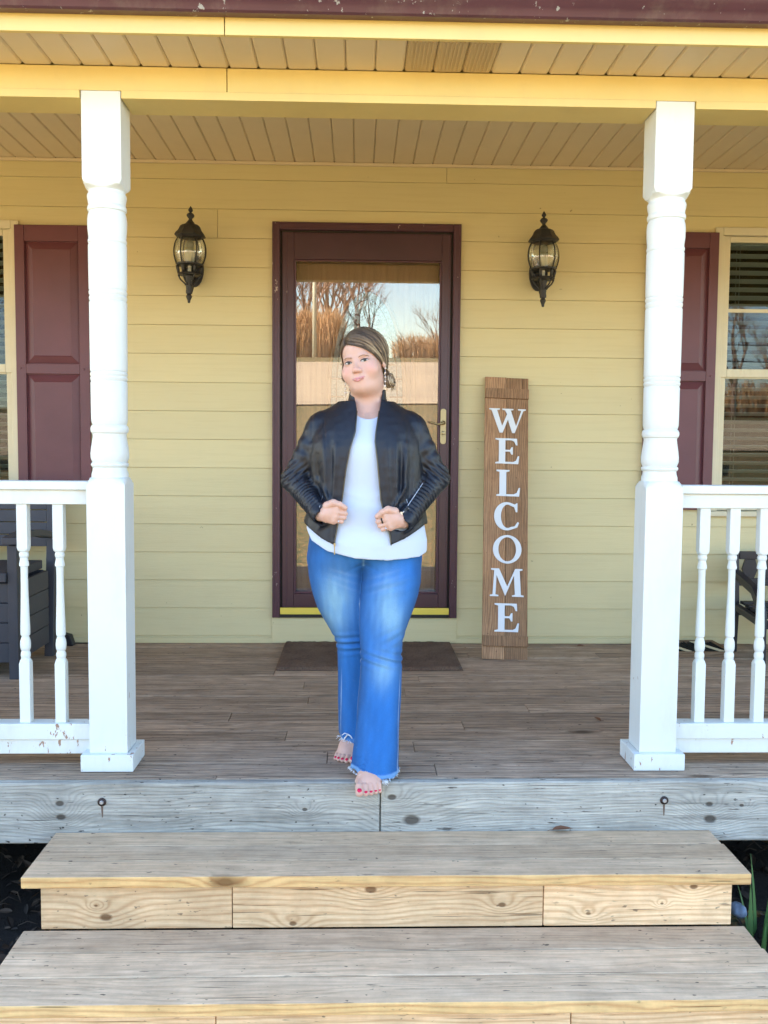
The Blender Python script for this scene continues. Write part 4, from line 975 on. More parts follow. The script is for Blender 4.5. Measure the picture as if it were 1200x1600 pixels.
def rings(X,Y,Z,tab,off=0.0,p=2.2,cut=True):
    zs=tab[0]; zc=np.clip(Z,zs[0],zs[-1]); cx,cy,rx,ry=[np.interp(zc,zs,t_).astype(f4) for t_ in tab[1:5]]
    dx,dy=X-cx,Y-cy; L=np.sqrt(dx*dx+dy*dy)+1e-6; q=((np.abs(dx)/(rx+off))**p+(np.abs(dy)/(ry+off))**p)**(1/p)+1e-6
    d=L-L/q
    if cut: d=np.maximum(d,np.maximum(Z-zs[-1],zs[0]-Z))
    return d
def wob(X,Y,Z,f,seed,n=5):
    r_=np.random.RandomState(seed); o=0
    for i in range(n):
        k=r_.randn(3); k=k/np.linalg.norm(k)*f*r_.uniform(.6,1.5); o=o+np.sin(X*k[0]+Y*k[1]+Z*k[2]+r_.uniform(0,6.28))
    return o/n
def mesh_np(name,P,Q,mat,parent,cols=None,smooth=True):
    me=bpy.data.meshes.new(name); me.vertices.add(len(P)); me.vertices.foreach_set('co',P.astype(f4).ravel())
    me.loops.add(Q.size); me.loops.foreach_set('vertex_index',Q.astype(np.int32).ravel()); me.polygons.add(len(Q))
    me.polygons.foreach_set('loop_start',np.arange(0,Q.size,Q.shape[1],dtype=np.int32)); me.polygons.foreach_set('loop_total',np.full(len(Q),Q.shape[1],np.int32))
    me.update(calc_edges=True); me.validate(); me.polygons.foreach_set('use_smooth',np.ones(len(me.polygons),bool))
    if cols is not None:
        a=me.color_attributes.new('Col','FLOAT_COLOR','POINT'); c4=np.ones((len(P),4),f4); c4[:,:cols.shape[1]]=cols; a.data.foreach_set('color',c4.ravel())
    me.materials.append(mat); o=bpy.data.objects.new(name,me); COL.objects.link(o)
    if parent: o.parent=parent; o.matrix_parent_inverse=Matrix.Translation(-parent.location)
    return o

woman=empty('person',(.03,.10,0),'barefoot woman in black leather jacket, white top and flared blue jeans stepping off the porch','person')

# ---------------- profiles (z, cx, cy, rx, ry)
TORSO=sm_table([(.70,.037,.150,.215,.140),(.784,.037,.148,.222,.142),(.839,.037,.145,.225,.140),(.913,.037,.140,.221,.134),(.988,.040,.138,.203,.126),(1.061,.042,.138,.190,.120),(1.111,.038,.135,.191,.124),(1.17,.033,.132,.192,.130),(1.22,.031,.132,.190,.130),(1.27,.034,.142,.178,.114),(1.31,.036,.150,.160,.096),(1.345,.037,.158,.135,.080),(1.375,.037,.160,.095,.066),(1.40,.037,.160,.070,.058)])
FLEG=sm_table([(.90,.125,.150,.080,.080),(.80,.136,.142,.104,.092),(.720,.137,.112,.114,.108),(.659,.129,.100,.111,.102),(.600,.118,.085,.103,.095),(.542,.105,.066,.093,.086),(.485,.097,.046,.081,.076),(.439,.096,.030,.077,.072),(.371,.096,.012,.079,.076),(.256,.089,-.012,.081,.082),(.142,.082,-.035,.083,.092),(.074,.077,-.048,.084,.099),(-.02,.072,-.055,.086,.106)])
RLEG=sm_table([(.90,-.055,.155,.080,.080),(.784,-.074,.155,.110,.106),(.712,-.071,.160,.111,.108),(.649,-.063,.165,.105,.100),(.586,-.051,.170,.097,.092),(.522,-.026,.176,.086,.084),(.458,-.003,.182,.074,.076),(.406,.000,.190,.072,.074),(.327,.003,.205,.073,.078),(.197,.006,.225,.075,.086),(.116,.006,.235,.073,.092),(.02,.008,.240,.070,.096)])
SH_L=(-.134,.150,1.283); EL_L=(-.234,.158,1.085); WR_L=(-.132,.000,.962)
SH_R=( .208,.150,1.283); EL_R=( .304,.158,1.095); WR_R=( .176,.000,.938)

# ---------------- head
HC=np.array((.023,.128,1.533)); 
RY=lambda a:np.array([[math.cos(a),0,math.sin(a)],[0,1,0],[-math.sin(a),0,math.cos(a)]])
RZ=lambda a:np.array([[math.cos(a),-math.sin(a),0],[math.sin(a),math.cos(a),0],[0,0,1]])
RX=lambda a:np.array([[1,0,0],[0,math.cos(a),-math.sin(a)],[0,math.sin(a),math.cos(a)]])
HR=RY(R(-10))@RZ(R(-19))@RX(R(-3))
def to_w(p): return np.asarray(p,float)@HR.T+HC
def to_l(X,Y,Z):
    d=(X-HC[0],Y-HC[1],Z-HC[2]); M_=HR.astype(f4); return tuple(d[0]*M_[0,i]+d[1]*M_[1,i]+d[2]*M_[2,i] for i in range(3))
EX,EZ=.0315,-.006
UL=[(-.0245,-.0890,-.0690),(-.0065,-.0972,-.0680),(0,-.0972,-.0688),(.0065,-.0972,-.0680),(.0250,-.0880,-.0655)]
LL=[(-.0185,-.0905,-.0735),(0,-.0965,-.0768),(.0190,-.0900,-.0720)]
def lips_d(x,y,z):
    d=None
    for L_,r0,r1 in ((UL,.0014,.0026),(LL,.0018,.0036)):
        n=len(L_)
        for i in range(n-1):
            ra=r1 if 0<i<n-1 else r0; rb=r1 if 0<i+1<n-1 else r0
            q=cap(x,y,z,L_[i],L_[i+1],ra,rb); d=q if d is None else np.minimum(d,q)
    return d
def head_sdf(x,y,z,ears=True):
    d=ell(x,y,z,(0,.014,.028),(.075,.092,.082))
    d=smin(d,ell(x,y,z,(0,-.018,-.018),(.0665,.070,.085)),.02)
    d=smin(d,ell(x,y,z,(-.003,-.022,-.064),(.0620,.060,.048)),.02)
    d=smin(d,ell(x,y,z,(0,-.066,-.097),(.024,.020,.018)),.022)
    d=smin(d,ell(x,y,z,(0,-.020,-.100),(.050,.054,.032)),.03)
    d=smin(d,ell(x,y,z,(0,-.035,.045),(.060,.053,.052)),.02)
    for s in (-1,1):
        d=smin(d,ell(x,y,z,((s*.041,-.053,-.036) if s>0 else (-.044,-.049,-.041)),(.029,.027,.031)),.020)
        d=smin(d,ell(x,y,z,(s*.028,-.080,.013),(.020,.008,.007)),.012)
        d=smax(d,-ell(x,y,z,(s*EX,-.0985,EZ+.001),(.0185,.0155,.0125)),.010)
    d=smin(d,ell(x,y,z,(0,-.066,-.068),(.030,.0265,.027)),.014)
    d=smin(d,cap(x,y,z,(0,-.083,.000),(0,-.0995,-.035),.0060,.0092),.012)
    d=smin(d,ell(x,y,z,(0,-.1000,-.0385),(.0110,.0095,.0085)),.008)
    for s in (-1,1):
        d=smin(d,ell(x,y,z,(s*.0125,-.0925,-.0415),(.0076,.0105,.0072)),.006)
        d=smax(d,-ell(x,y,z,(s*.0065,-.0970,-.0490),(.0028,.0042,.0030)),.003)
        d=smin(d,ell(x,y,z,(s*EX,-.0715,EZ),(.0165,.0125,.0125)),.005)
        # fold beside the mouth
        d=d+.0012*np.exp(-(cap(x,y,z,(s*.019,-.095,-.046),(s*.031,-.086,-.066),.0)/.0035)**2)
    d=smin(d,lips_d(x,y,z),.003)
    d=smax(d,-cap(x,y,z,(-.022,-.0985,-.0718),(.022,-.0985,-.0712),.0012),.003)
    d=smin(d,cap(x,y,z,(-.021,-.0965,-.0718),(.021,-.0965,-.0715),.0015),.004)
    if ears:
        for s in (-1,1):
            e_=ell(x,y,z,(s*.0765,.012,-.006),(.0085,.019,.031)); e_=smax(e_,-ell(x,y,z,(s*.0855,.008,-.002),(.007,.011,.019)),.004); d=smin(d,e_,.006)
    return d
def surf_y(x,z):
    """front surface of the face, head coordinates"""
    x=np.atleast_1d(np.asarray(x,float)); z=np.atleast_1d(np.asarray(z,float)); y=np.full(x.shape,-.125)
    for _ in range(60): y=y+np.clip(head_sdf(x,y,z,False),-.004,.004)*.8
    return y
def surf_r(D,c0,far=.2,fn=None):
    fn=fn or head_sdf; t_=np.full(len(D),far)
    for _ in range(60):
        P=D*t_[:,None]+c0; t_=t_-np.clip(fn(P[:,0],P[:,1],P[:,2],False),-.01,.01)*.8
    return t_

t=NT('skin'); cA=t.attr('Col','Color'); p=t.pos(); n1=t.noise(p,45,4,.6); n2=t.noise(p,600,2,.5)
c=t.mix(1.0,cA,t.mix(n1,(.93,.91,.90),(1.06,1.04,1.04)),'MULTIPLY')
M['skin']=t.done(c,.48,t.bump(n2,.06,.0006)); b_=M['skin'].node_tree.nodes['Principled BSDF']
b_.inputs['Subsurface Weight'].default_value=.12; b_.inputs['Subsurface Radius'].default_value=(.012,.005,.003); b_.inputs['Subsurface Scale'].default_value=1.0

SK=np.array((.60,.375,.29))
def skin_cols(P):
    C=np.tile(SK,(len(P),1)); x,y,z=to_l(*[P[:,i].astype(f4) for i in range(3)])
    def blend(m_,col): 
        nonlocal C; m_=np.clip(m_,0,1)[:,None]; C=C*(1-m_)+np.array(col)*m_
    face=(y<-.03)&(z>-.11)&(np.abs(x)<.09)
    for s in (-1,1):
        blend(face*.42*np.exp(-(((x-s*.050)/.024)**2+((z+.036)/.020)**2)),(.70,.32,.27))
        blend(face*.38*np.exp(-(((x-s*EX)/.019)**2+((z-EZ-.006)/.007)**2)),(.42,.25,.21))
        blend(face*.20*np.exp(-(((x-s*.007)/.004)**2+((z+.0485)/.003)**2)),(.25,.08,.06))
    blend(face*.25*np.exp(-((x/.012)**2+((z+.040)/.012)**2)),(.70,.33,.28))
    l_=lips_d(x,y,z); blend(face*np.clip((.0016-l_)/.0016,0,1)*.85,(.56,.20,.23))
    blend(face*(np.abs(x)<.021)*np.exp(-((z+.0716+.0*x)/.0011)**2)*(y<-.085)*.8,(.22,.05,.06))
    return C
NB=to_w((0,.028,-.07))
parts=[]
# head, neck and upper chest
X,Y,Z=grid((-.10,-.03,1.26),(.19,.27,1.67),.0022)
x,y,z=to_l(X,Y,Z); d=head_sdf(x,y,z)
d=smin(d,cap(X,Y,Z,NB,(.038,.164,1.37),.057,.060),.034)
ch=rings(X,Y,Z,TORSO,-.012); ch=np.maximum(ch,1.275-Z); d=smin(d,ch,.03)
d=smax(d,-cap(X,Y,Z,(.040,.082,1.345),(.040,.074,1.33),.006),.012)   # hollow between the collar bones
for s in (-1,1): d=d-.0025*np.exp(-(cap(X,Y,Z,(.040+s*.018,.078,1.335),(.040+s*.10,.105,1.352),.0)/.007)**2)
parts.append(surface_nets(d,(X[0,0,0],Y[0,0,0],Z[0,0,0]),.0022))
# torso, arms and legs under the clothes
h=.008; X,Y,Z=grid((-.33,-.16,.05),(.40,.34,1.34),h)
d=smax(rings(X,Y,Z,TORSO,-.014),.80-Z,.03)
for T_,an in ((FLEG,(.055,-.005,.09)),(RLEG,(.004,.262,.10))):
    T2=[T_[0]]+[v.copy() for v in T_[1:]]; k=np.clip((T2[0]-.10)/.5,0,1); T2[3]=T2[3]*(.50+.33*k); T2[4]=T2[4]*(.46+.36*k)
    T2[1]=T2[1]*k+(1-k)*an[0]; T2[2]=T2[2]*k+(1-k)*an[1]; d=smin(d,rings(X,Y,Z,T2),.03)
for s_,e_,w_ in ((SH_L,EL_L,WR_L),(SH_R,EL_R,WR_R)):
    d=smin(d,cap(X,Y,Z,s_,e_,.050,.040),.03); d=smin(d,cap(X,Y,Z,e_,w_,.040,.026),.015)
parts.append(surface_nets(d,(X[0,0,0],Y[0,0,0],Z[0,0,0]),h))
# hands closed on the jacket edges
def hand(C,s,rot,el,wr):
    """s=+1 fingers point to +x, -1 to -x; rot tips the fingers in the picture plane"""
    cr,sr=math.cos(rot),math.sin(rot)
    def W_(p): a,b_,c_=p[0]*s,p[1],p[2]; return (C[0]+a*cr-c_*sr, C[1]+b_, C[2]+a*sr+c_*cr)
    X,Y,Z=grid((C[0]-.085,C[1]-.06,C[2]-.075),(C[0]+.085,C[1]+.09,C[2]+.075),.0018)
    d=cap(X,Y,Z,W_((-.020,.004,.020)),W_((.010,-.004,.024)),.0165,.0145)
    for a,b_,ra,rb in (((-.026,.006,.004),(.010,-.005,.008),.0175,.0145),((-.026,.008,-.010),(.008,-.004,-.010),.0165,.0140),((-.024,.010,-.020),(.002,.000,-.026),.0145,.0125)):
        d=smin(d,cap(X,Y,Z,W_(a),W_(b_),ra,rb),.010)
    d=smin(d,cap(X,Y,Z,wr,W_((-.026,.008,-.001)),.0245,.0230),.016)
    fz=[.0245,.0075,-.0095,-.0255]; K=[.012,.0135,.0105,.004]; PX=[.0395,.0425,.0395,.0320]; rr=[.0090,.0093,.0089,.0079]
    nails=[]
    for i in range(4):
        k=(K[i],-.0065+.0015*abs(i-1),fz[i]); p_=(PX[i],-.004+.002*abs(i-1),fz[i]*.93-.001); q=(PX[i]-.004,.0185,fz[i]*.90-.002); tp=(.013,.0265,fz[i]*.86-.001)
        f=smin(cap(X,Y,Z,W_(k),W_(p_),rr[i]*1.08,rr[i]*.97),cap(X,Y,Z,W_(p_),W_(q),rr[i]*.98,rr[i]*.9),.003)
        f=smin(f,cap(X,Y,Z,W_(q),W_(tp),rr[i]*.9,rr[i]*.8),.003)
        f=f-.0012*np.exp(-(ell(X,Y,Z,W_((p_[0]-.001,p_[1]-.006,p_[2])),(.006,.006,.006))/.004)**2)
        d=smin(d,f,.0016)
        d=d-.0018*np.exp(-((cap(X,Y,Z,W_((K[i],-.017,fz[i])),W_((K[i],-.018,fz[i])),.001))/.007)**2)   # knuckle
    th=[(-.026,.000,.028),(-.004,-.012,.0415),(.020,-.0145,.0375),(.0415,-.0125,.0270)]; tr=[.0165,.0130,.0108,.0088]
    f=cap(X,Y,Z,W_(th[0]),W_(th[1]),tr[0],tr[1])
    f=smin(f,cap(X,Y,Z,W_(th[1]),W_(th[2]),tr[1],tr[2]),.006); f=smin(f,cap(X,Y,Z,W_(th[2]),W_(th[3]),tr[2],tr[3]),.004)
    d=smin(d,f,.0035)
    parts.append(surface_nets(d,(X[0,0,0],Y[0,0,0],Z[0,0,0]),.0018))
    return W_,fz,K,PX,rr,th
HL=hand((-.083,-.028,.966),1,R(-4),EL_L,WR_L); HRt=hand((.122,-.028,.943),-1,R(14),EL_R,WR_R)
# feet
nails=[]
def foot(org,ang,toes,droop,lift,blk,side):
    """side=+1 big toe towards -x. local: u across, v backwards (heel), w up"""
    ca,sa=math.cos(ang),math.sin(ang)
    def W_(p): u,v,w=p[0]*side,p[1],p[2]; return (org[0]+u*ca-v*sa,org[1]+u*sa+v*ca,org[2]+w)
    X,Y,Z=grid(*blk,.0022)
    xl=((X-org[0])*ca+(Y-org[1])*sa)*side; yl=-(X-org[0])*sa+(Y-org[1])*ca; zl=Z-org[2]
    d=ell(xl,yl,zl,(0,.0,.012),(.049,.036,.0195))
    d=smin(d,ell(xl,yl,zl,(.004,.060,.026+lift*.3),(.038,.075,.026)),.03)
    d=smin(d,cap(xl,yl,zl,(.0,.03,.028+lift*.15),(-.002,.12,.062+lift*.7),.024,.030),.03)
    d=smin(d,ell(xl,yl,zl,(0,.165,.030+lift),(.031,.036,.030)),.03)
    d=smin(d,cap(xl,yl,zl,(-.001,.135,.06+lift),(0,.148,.16+lift),.031,.036),.03)
    tu=[-.0350,-.0125,.0055,.0220,.0365]; tl=[-.062,-.061,-.054,-.045,-.034]; tr=[.0140,.0098,.0092,.0087,.0080]; fcs=[]
    for i in range(5):
        a=(tu[i]*.9,-.018+i*.004,.012); m_=(tu[i]*1.02,tl[i]*.66,.0135-droop*.35+(.002 if i else 0)); e_=(tu[i]*1.03+.001,tl[i],tr[i]*.85-droop)
        f=smin(cap(xl,yl,zl,a,m_,tr[i]*1.0,tr[i]*.93),cap(xl,yl,zl,m_,e_,tr[i]*.93,tr[i]),.004); d=smin(d,f,.0035)
        if i<5:
            nl=np.array(e_)+np.array((0,-tr[i]*.42,tr[i]*.80)); Mx=Matrix.Rotation(ang,4,'Z')@Matrix.Rotation(R(28),4,'X'); nails.append(MB().ball(W_(nl),(tr[i]*.62,tr[i]*.72,tr[i]*.22),6,M=Mx))
    if not lift: d=np.where(Y>-.130,np.maximum(d,-(Z-.0006)),d)
    else: d=np.maximum(d,-(Z-.0006))
    parts.append(surface_nets(d,(X[0,0,0],Y[0,0,0],Z[0,0,0]),.0022))
foot((.0495,-.148,-.002),R(2),None,.020,0,((-.03,-.25,-.06),(.13,.12,.17)),1)
foot((-.030,.135,.001),R(-12),None,.0,.035,((-.13,.03,-.02),(.08,.40,.22)),-1)
off=0;PP=[];QQ=[]
for P_,Q_ in parts: PP.append(P_);QQ.append(Q_+off);off+=len(P_)
BP=np.concatenate(PP);BQ=np.concatenate(QQ)
mesh_np('body',BP,BQ,M['skin'],woman,skin_cols(BP))
M['polish']=NT('pink_nail_polish').done((.62,.015,.07),.2)
for q in nails: q.build('toenail',M['polish'],woman)

# ---------------- eyes, brows, lashes
t=NT('eye_surface'); cA=t.attr('Col','Color'); M['eye']=t.done(cA,.12)
M['lash']=NT('dark_lashes').done((.02,.014,.012),.6); M['brow']=NT('brow_hair').done((.15,.095,.065),.8)
for s in (-1,1):
    nu,nv=30,16; pts=[];cols=[]; cxl,czl=s*EX,EZ-.0008
    us=np.linspace(-1,1,nu+1); top=.0054*(1-us**2)**.65+.0006*us*s; bot=-.0040*(1-us**2)**.8+.0006*us*s
    for j in range(nv+1):
        v=j/nv
        for i in range(nu+1): pts.append((cxl+us[i]*.0136,0,czl+bot[i]+(top[i]-bot[i])*v))
    pts=np.array(pts); pts[:,1]=surf_y(pts[:,0],pts[:,2])-.0007
    ix,iz=cxl+.0030,czl+.0008; dr=np.hypot(pts[:,0]-ix,pts[:,2]-iz); cols=np.tile(np.array((.50,.45,.42)),(len(pts),1))
    cols[dr<.0060]=(.03,.03,.03); cols[dr<.0050]=(.06,.07,.055); cols[dr<.0025]=(.01,.01,.01)
    hl=np.hypot(pts[:,0]-ix+.0016,pts[:,2]-iz-.0016)<.0009
    Q=np.array([(j*(nu+1)+i,j*(nu+1)+i+1,(j+1)*(nu+1)+i+1,(j+1)*(nu+1)+i) for j in range(nv) for i in range(nu)])
    eye=mesh_np('eye',to_w(pts),Q,M['eye'],woman,cols)
    lm_=MB(); up=[(cxl+u*.0145,czl+.0056*(1-min(1,u*u))**.65+.0006*u*s+.0002+(.0018*max(0,(u*s-.75))/.25)) for u in np.linspace(-1,1,17)]
    if True: up=[(a,b2) for a,b2 in up]
    ux=np.array([q[0] for q in up]);uz=np.array([q[1] for q in up]); yy_=surf_y(ux,uz)-.0014
    wpts=to_w(np.stack([ux,yy_,uz],1)); lm_.tube([tuple(q) for q in wpts],[.0011+.0014*math.sin(math.pi*min(1,(i+1)/18)) for i in range(17)],5)
    if True:
        e0=wpts[-1] if s>0 else wpts[0]; e1=to_w((cxl+s*.0195,float(surf_y(cxl+s*.0195,czl+.0028)[0])-.0012,czl+.0030)); lm_.tube([tuple(e0),tuple(e1)],[.0011,.0003],4)
    lo=[(cxl+u*.0140,czl-.0040*(1-u*u)**.8+.0006*u*s-.0002) for u in np.linspace(-.95,.95,11)]; lx=np.array([q[0] for q in lo]);lz=np.array([q[1] for q in lo])
    lm_.tube([tuple(q) for q in to_w(np.stack([lx,surf_y(lx,lz)-.0007,lz],1))],.00035,4)
    PM(lm_.build('lashes',M['lash'],woman),woman).matrix_parent_inverse=Matrix.Translation(-woman.location)
    bm_=MB()
    for k in range(46):
        u=k/45; bx=s*(.0125+.0345*u); bz=.0092+.0046*math.sin(min(1,u*1.45)*1.57)-.0065*max(0,u-.55)/.45+random.uniform(-.0009,.0009)*(1.2-u); L=.0045
        xs_=np.array([bx,bx+s*L*.6,bx+s*L]); zs_=np.array([bz-.0012*(1-u),bz+.0006*(1-u),bz+.0012*(1-u)-.0012*u]); ys_=surf_y(xs_,zs_)-.0005
        bm_.tube([tuple(q) for q in to_w(np.stack([xs_,ys_,zs_],1))],[.00045,.0006*(1.15-.6*u),.0002],4)
    o=bm_.build('eyebrow',M['brow'],woman)

# ---------------- hair: cap, combed strands, low bun
t=NT('blond_highlighted_hair'); r=t.attr('rnd'); p=t.pos(); n1=t.noise(p,30,3,.6)
c=t.ramp(r,[(0,(.040,.026,.018)),(.35,(.10,.066,.040)),(.60,(.22,.150,.085)),(.80,(.46,.35,.21)),(1,(.66,.55,.38))]); c=t.mix(t.math('MULTIPLY',n1,.4),c,(.14,.09,.055)); M['hair']=t.done(c,.38)
t=NT('dark_hair_roots'); M['hairroot']=t.done((.12,.08,.05),.6)
def hair_cap(x,y,z,_=False):
    d=ell(x,y,z,(.002,.018,.033),(.0825,.0980,.0885)); d=smin(d,ell(x,y,z,(0,.03,-.02),(.070,.075,.065)),.02)
    keep=.78*(y+.063)+.62*(z-.062); d=smax(d,-keep,.006); return smax(d,-(z+.078),.01)
X,Y,Z=grid((-.13,-.02,1.40),(.19,.30,1.68),.003); x,y,z=to_l(X,Y,Z); d=hair_cap(x,y,z)-.0005
P_,Q_=surface_nets(d,(X[0,0,0],Y[0,0,0],Z[0,0,0]),.003); hair=mesh_np('hair',P_,Q_,M['hairroot'],woman)
hs=MB(); rg=random.Random(21); C0=np.array((0,.005,.01))
def cat(P,n):
    P=[np.array(q,float) for q in P]; P=[2*P[0]-P[1]]+P+[2*P[-1]-P[-2]]; out=[]
    m_=len(P)-3
    for k in range(n+1):
        u=k/n*m_; i=min(int(u),m_-1); f=u-i; a,b_,c_,d_=P[i:i+4]
        out.append(.5*((2*b_)+(-a+c_)*f+(2*a-5*b_+4*c_-d_)*f*f+(-a+3*b_-3*c_+d_)*f**3))
    return np.array(out)
def union_r(x,y,z,_): return np.minimum(head_sdf(x,y,z,False),hair_cap(x,y,z))
def strand(ctrl,n,offs,rad,tail=None,rnd=None):
    A=cat(ctrl,n); D=A-C0; D/=np.linalg.norm(D,axis=1)[:,None]; rr=surf_r(D,C0,fn=union_r)+offs; Pn=D*rr[:,None]+C0
    if tail: Pn=np.concatenate([Pn,np.array(tail)])
    W_=to_w(Pn); m_=len(W_); rnd=rg.random() if rnd is None else rnd; f0=len(hs.r); hs.tube([tuple(q) for q in W_],[rad*(.55+.45*math.sin(math.pi*min(.97,.08+k/m_))) for k in range(m_)],4,rnd=rnd)
    for q in range(len(hs.r)-f0-2): hs.r[f0+q]=min(1,max(0,rnd*min(1,.42+1.25*(q//4)/m_)))
BUN=np.array((.074,.055,-.080))
jit=lambda q,s: tuple(q[i]+rg.uniform(-s,s) for i in range(3))
lerp=lambda a,b,t_: tuple(a[i]+(b[i]-a[i])*t_ for i in range(3))
for k in range(330):       # combed across the forehead to the right, over the ear
    a=(k+rg.random())/330; a2=a**.85
    S=lerp((-.030,-.080,.062),(-.018,.065,.112),a2); M1=lerp((.016,-.088,.047),(.045,.045,.105),a2); M2=lerp((.054,-.070,.026),(.078,.050,.055),a2); M3=lerp((.074,-.040,.0),(.080,.065,.0),a2); E=lerp((.080,-.004,-.024),(.055,.080,-.045),a2)
    e2=to_l(0,0,0) if False else None
    strand([S,jit(M1,.005),jit(M2,.006),jit(M3,.005),E],16,.0015+rg.uniform(0,.0055)+.003*math.sin(a*3.14),rg.uniform(.0014,.0028),[jit((.080,.032,-.050),.005),jit(BUN,.010)],rnd=min(1,max(0,(.22 if rg.random()<.55 else .85)+rg.gauss(0,.10)-.22*min(1,a2*2.5))))
for k in range(200):       # down the left side and round to the nape
    a=(k+rg.random())/200; S=lerp((-.033,-.078,.062),(-.020,.065,.112),a); M1=lerp((-.052,-.065,.046),(-.055,.045,.095),a); M2=lerp((-.0700,-.048,.024),(-.080,.050,.045),a); M3=lerp((-.0745,-.022,-.012),(-.075,.060,-.01),a); E=lerp((-.060,.040,-.060),(-.03,.095,-.05),a)
    strand([S,jit(M1,.004),jit(M2,.004),jit(M3,.003),E],14,.0015+rg.uniform(0,.005),rg.uniform(.0013,.0025),rnd=min(1,max(0,rg.gauss(.45,.25))))
for k in range(26):        # loose lock framing the left cheek
    strand([(-.036,-.075,.068),jit((-.058,-.062,.048),.002),jit((-.0725,-.046,.016),.002),jit((-.0745,-.040,-.022),.002),jit((-.070,-.040,-.060),.004)],14,.003+rg.uniform(0,.004),.0018,rnd=min(1,max(0,rg.gauss(.6,.2))))
for k in range(16):        # stray flyaways
    a=rg.random(); P0=(-.02+.05*a,-.05+.1*a,.10); strand([P0,jit((.04,-.02+.05*a,.10),.01),jit((.075,.0+.04*a,.05),.008),jit((.085,.02,.0),.006)],12,.010+rg.uniform(0,.005),.0006,rnd=rg.random())
for k in range(90):        # nape to bun
    a=k/90; strand([lerp((-.06,.03,-.055),(.0,.10,-.02),a),lerp((0,.07,-.075),(.045,.085,-.045),a),(.060,.060,-.065)],9,.001+rg.uniform(0,.003),.0017,[jit(BUN,.01)])
mb_=MB(); mb_.ball(tuple(to_w(BUN)),(.0205,.019,.0235),12); o=mb_.build('bun',M['hair']); o.parent=hair
for k in range(190):       # bun coils
    ax=np.array([1,rg.gauss(0,.35),rg.gauss(0,.35)]); ax/=np.linalg.norm(ax); u_=np.cross(ax,(0,0,1)); u_/=np.linalg.norm(u_); v_=np.cross(ax,u_); r_=rg.uniform(.019,.0245); st=rg.uniform(0,6.28); o_=ax*rg.uniform(-.007,.007)
    W_=to_w(np.array([BUN+o_+(u_*math.cos(st+q*.42)*r_+v_*math.sin(st+q*.42)*r_*1.12) for q in range(11)])); hs.tube([tuple(q) for q in W_],.0022,4,rnd=(.45 if rg.random()<.5 else .8)+rg.gauss(0,.08))
for k in range(14):        # wisps below the bun
    W_=to_w(cat([jit(BUN,.01),jit(BUN+np.array((.016,.0,-.015)),.006),jit(BUN+np.array((.008,.01,-.042)),.01)],7)); hs.tube([tuple(q) for q in W_],[.0009]*7+[.0003],3)
o=hs.build('strands',M['hair']); o.parent=hair 
# ---------------- earrings (bead drops)
M['pearl']=NT('pearl_bead').done((.75,.68,.62),.2)
for s,(ex,ey,ez) in ((-1,(-.0795,.004,-.034)),(1,(.082,.002,-.036))):
    b=MB(); p0=to_w((ex,ey,ez)); q=Vector(p0)
    n_=5
    b.tube([q,q-Vector((0,0,.017*n_))],.0007,4)
    for k in range(n_): b.ball(q-Vector((0,0,.003+.0165*k)),.0033+.0010*(k==n_-1),6)
    b.build('earring',M['pearl'],woman)

# ---------------- top, jacket, jeans
def hemz(X,pts): a=np.array(sorted(pts)); return np.interp(X,a[:,0],a[:,1]).astype(f4)
h=.0042
# white top
X,Y,Z=grid((-.23,-.06,.73),(.31,.34,1.40),h)
d0=rings(X,Y,Z,TORSO,.004)-.013*np.clip((.92-Z)/.06,0,1)*np.clip((.17-Y)/.08,.25,1)
d0=smin(d0,smin(cap(X,Y,Z,NB,(.038,.164,1.37),.057,.060),rings(X,Y,Z,TORSO,-.012),.03)-.0085,.012)
d0=d0+.0022*wob(X,Y*.5,Z*.35,70,4)*np.clip((1.25-Z)/.1,0,1)+.0035*np.exp(-((Z-(.875-.10*np.abs(X-.03)))/.014)**2)*np.sin(X*40)*0
for zc_,sl,am in ((1.035,.35,.0030),(.985,-.3,.0026),(.90,.15,.0018),(.845,.05,.0016)):
    d0=d0-am*np.exp(-((Z-zc_-sl*(np.abs(X-.04)-.05))/.012)**2)*np.exp(-((np.abs(X-.04)-.07)/.05)**2)
hz=hemz(X,[(-.25,.925),(-.191,.905),(-.167,.860),(-.107,.824),(-.003,.800),(.117,.792),(.238,.800),(.270,.815)])
d=np.maximum(d0,-(d0+.009+.012*np.clip((Z-.86)/.05,0,1))); d=smax(d,hz-Z,.003)
neck=ell(X,Y,Z,(.042,.085,1.378),(.062,.085,.066)); d=smax(d,-neck,.003); d=np.maximum(d,Z-1.375)
P_,Q_=surface_nets(d,(X[0,0,0],Y[0,0,0],Z[0,0,0]),h)
t=NT('white_jersey'); p=t.pos(); n1=t.noise(p,300,2,.5); n2=t.noise(p,14,3,.5); M['tee']=t.done((.52,.595,.72),.85,t.bump(t.math('ADD',t.math('MULTIPLY',n1,.2),n2),.25,.004)); M['tee'].node_tree.nodes['Principled BSDF'].inputs['Sheen Weight'].default_value=.2
top=mesh_np('top',P_,Q_,M['tee'],woman)
# neckband
b=MB(); pts=[]
for i in range(33):
    an=-math.pi*(i/32); pts.append((.042+.0505*math.cos(an),.080+.014*math.sin(an)*1.0,1.372+.064*math.sin(an)*.92))
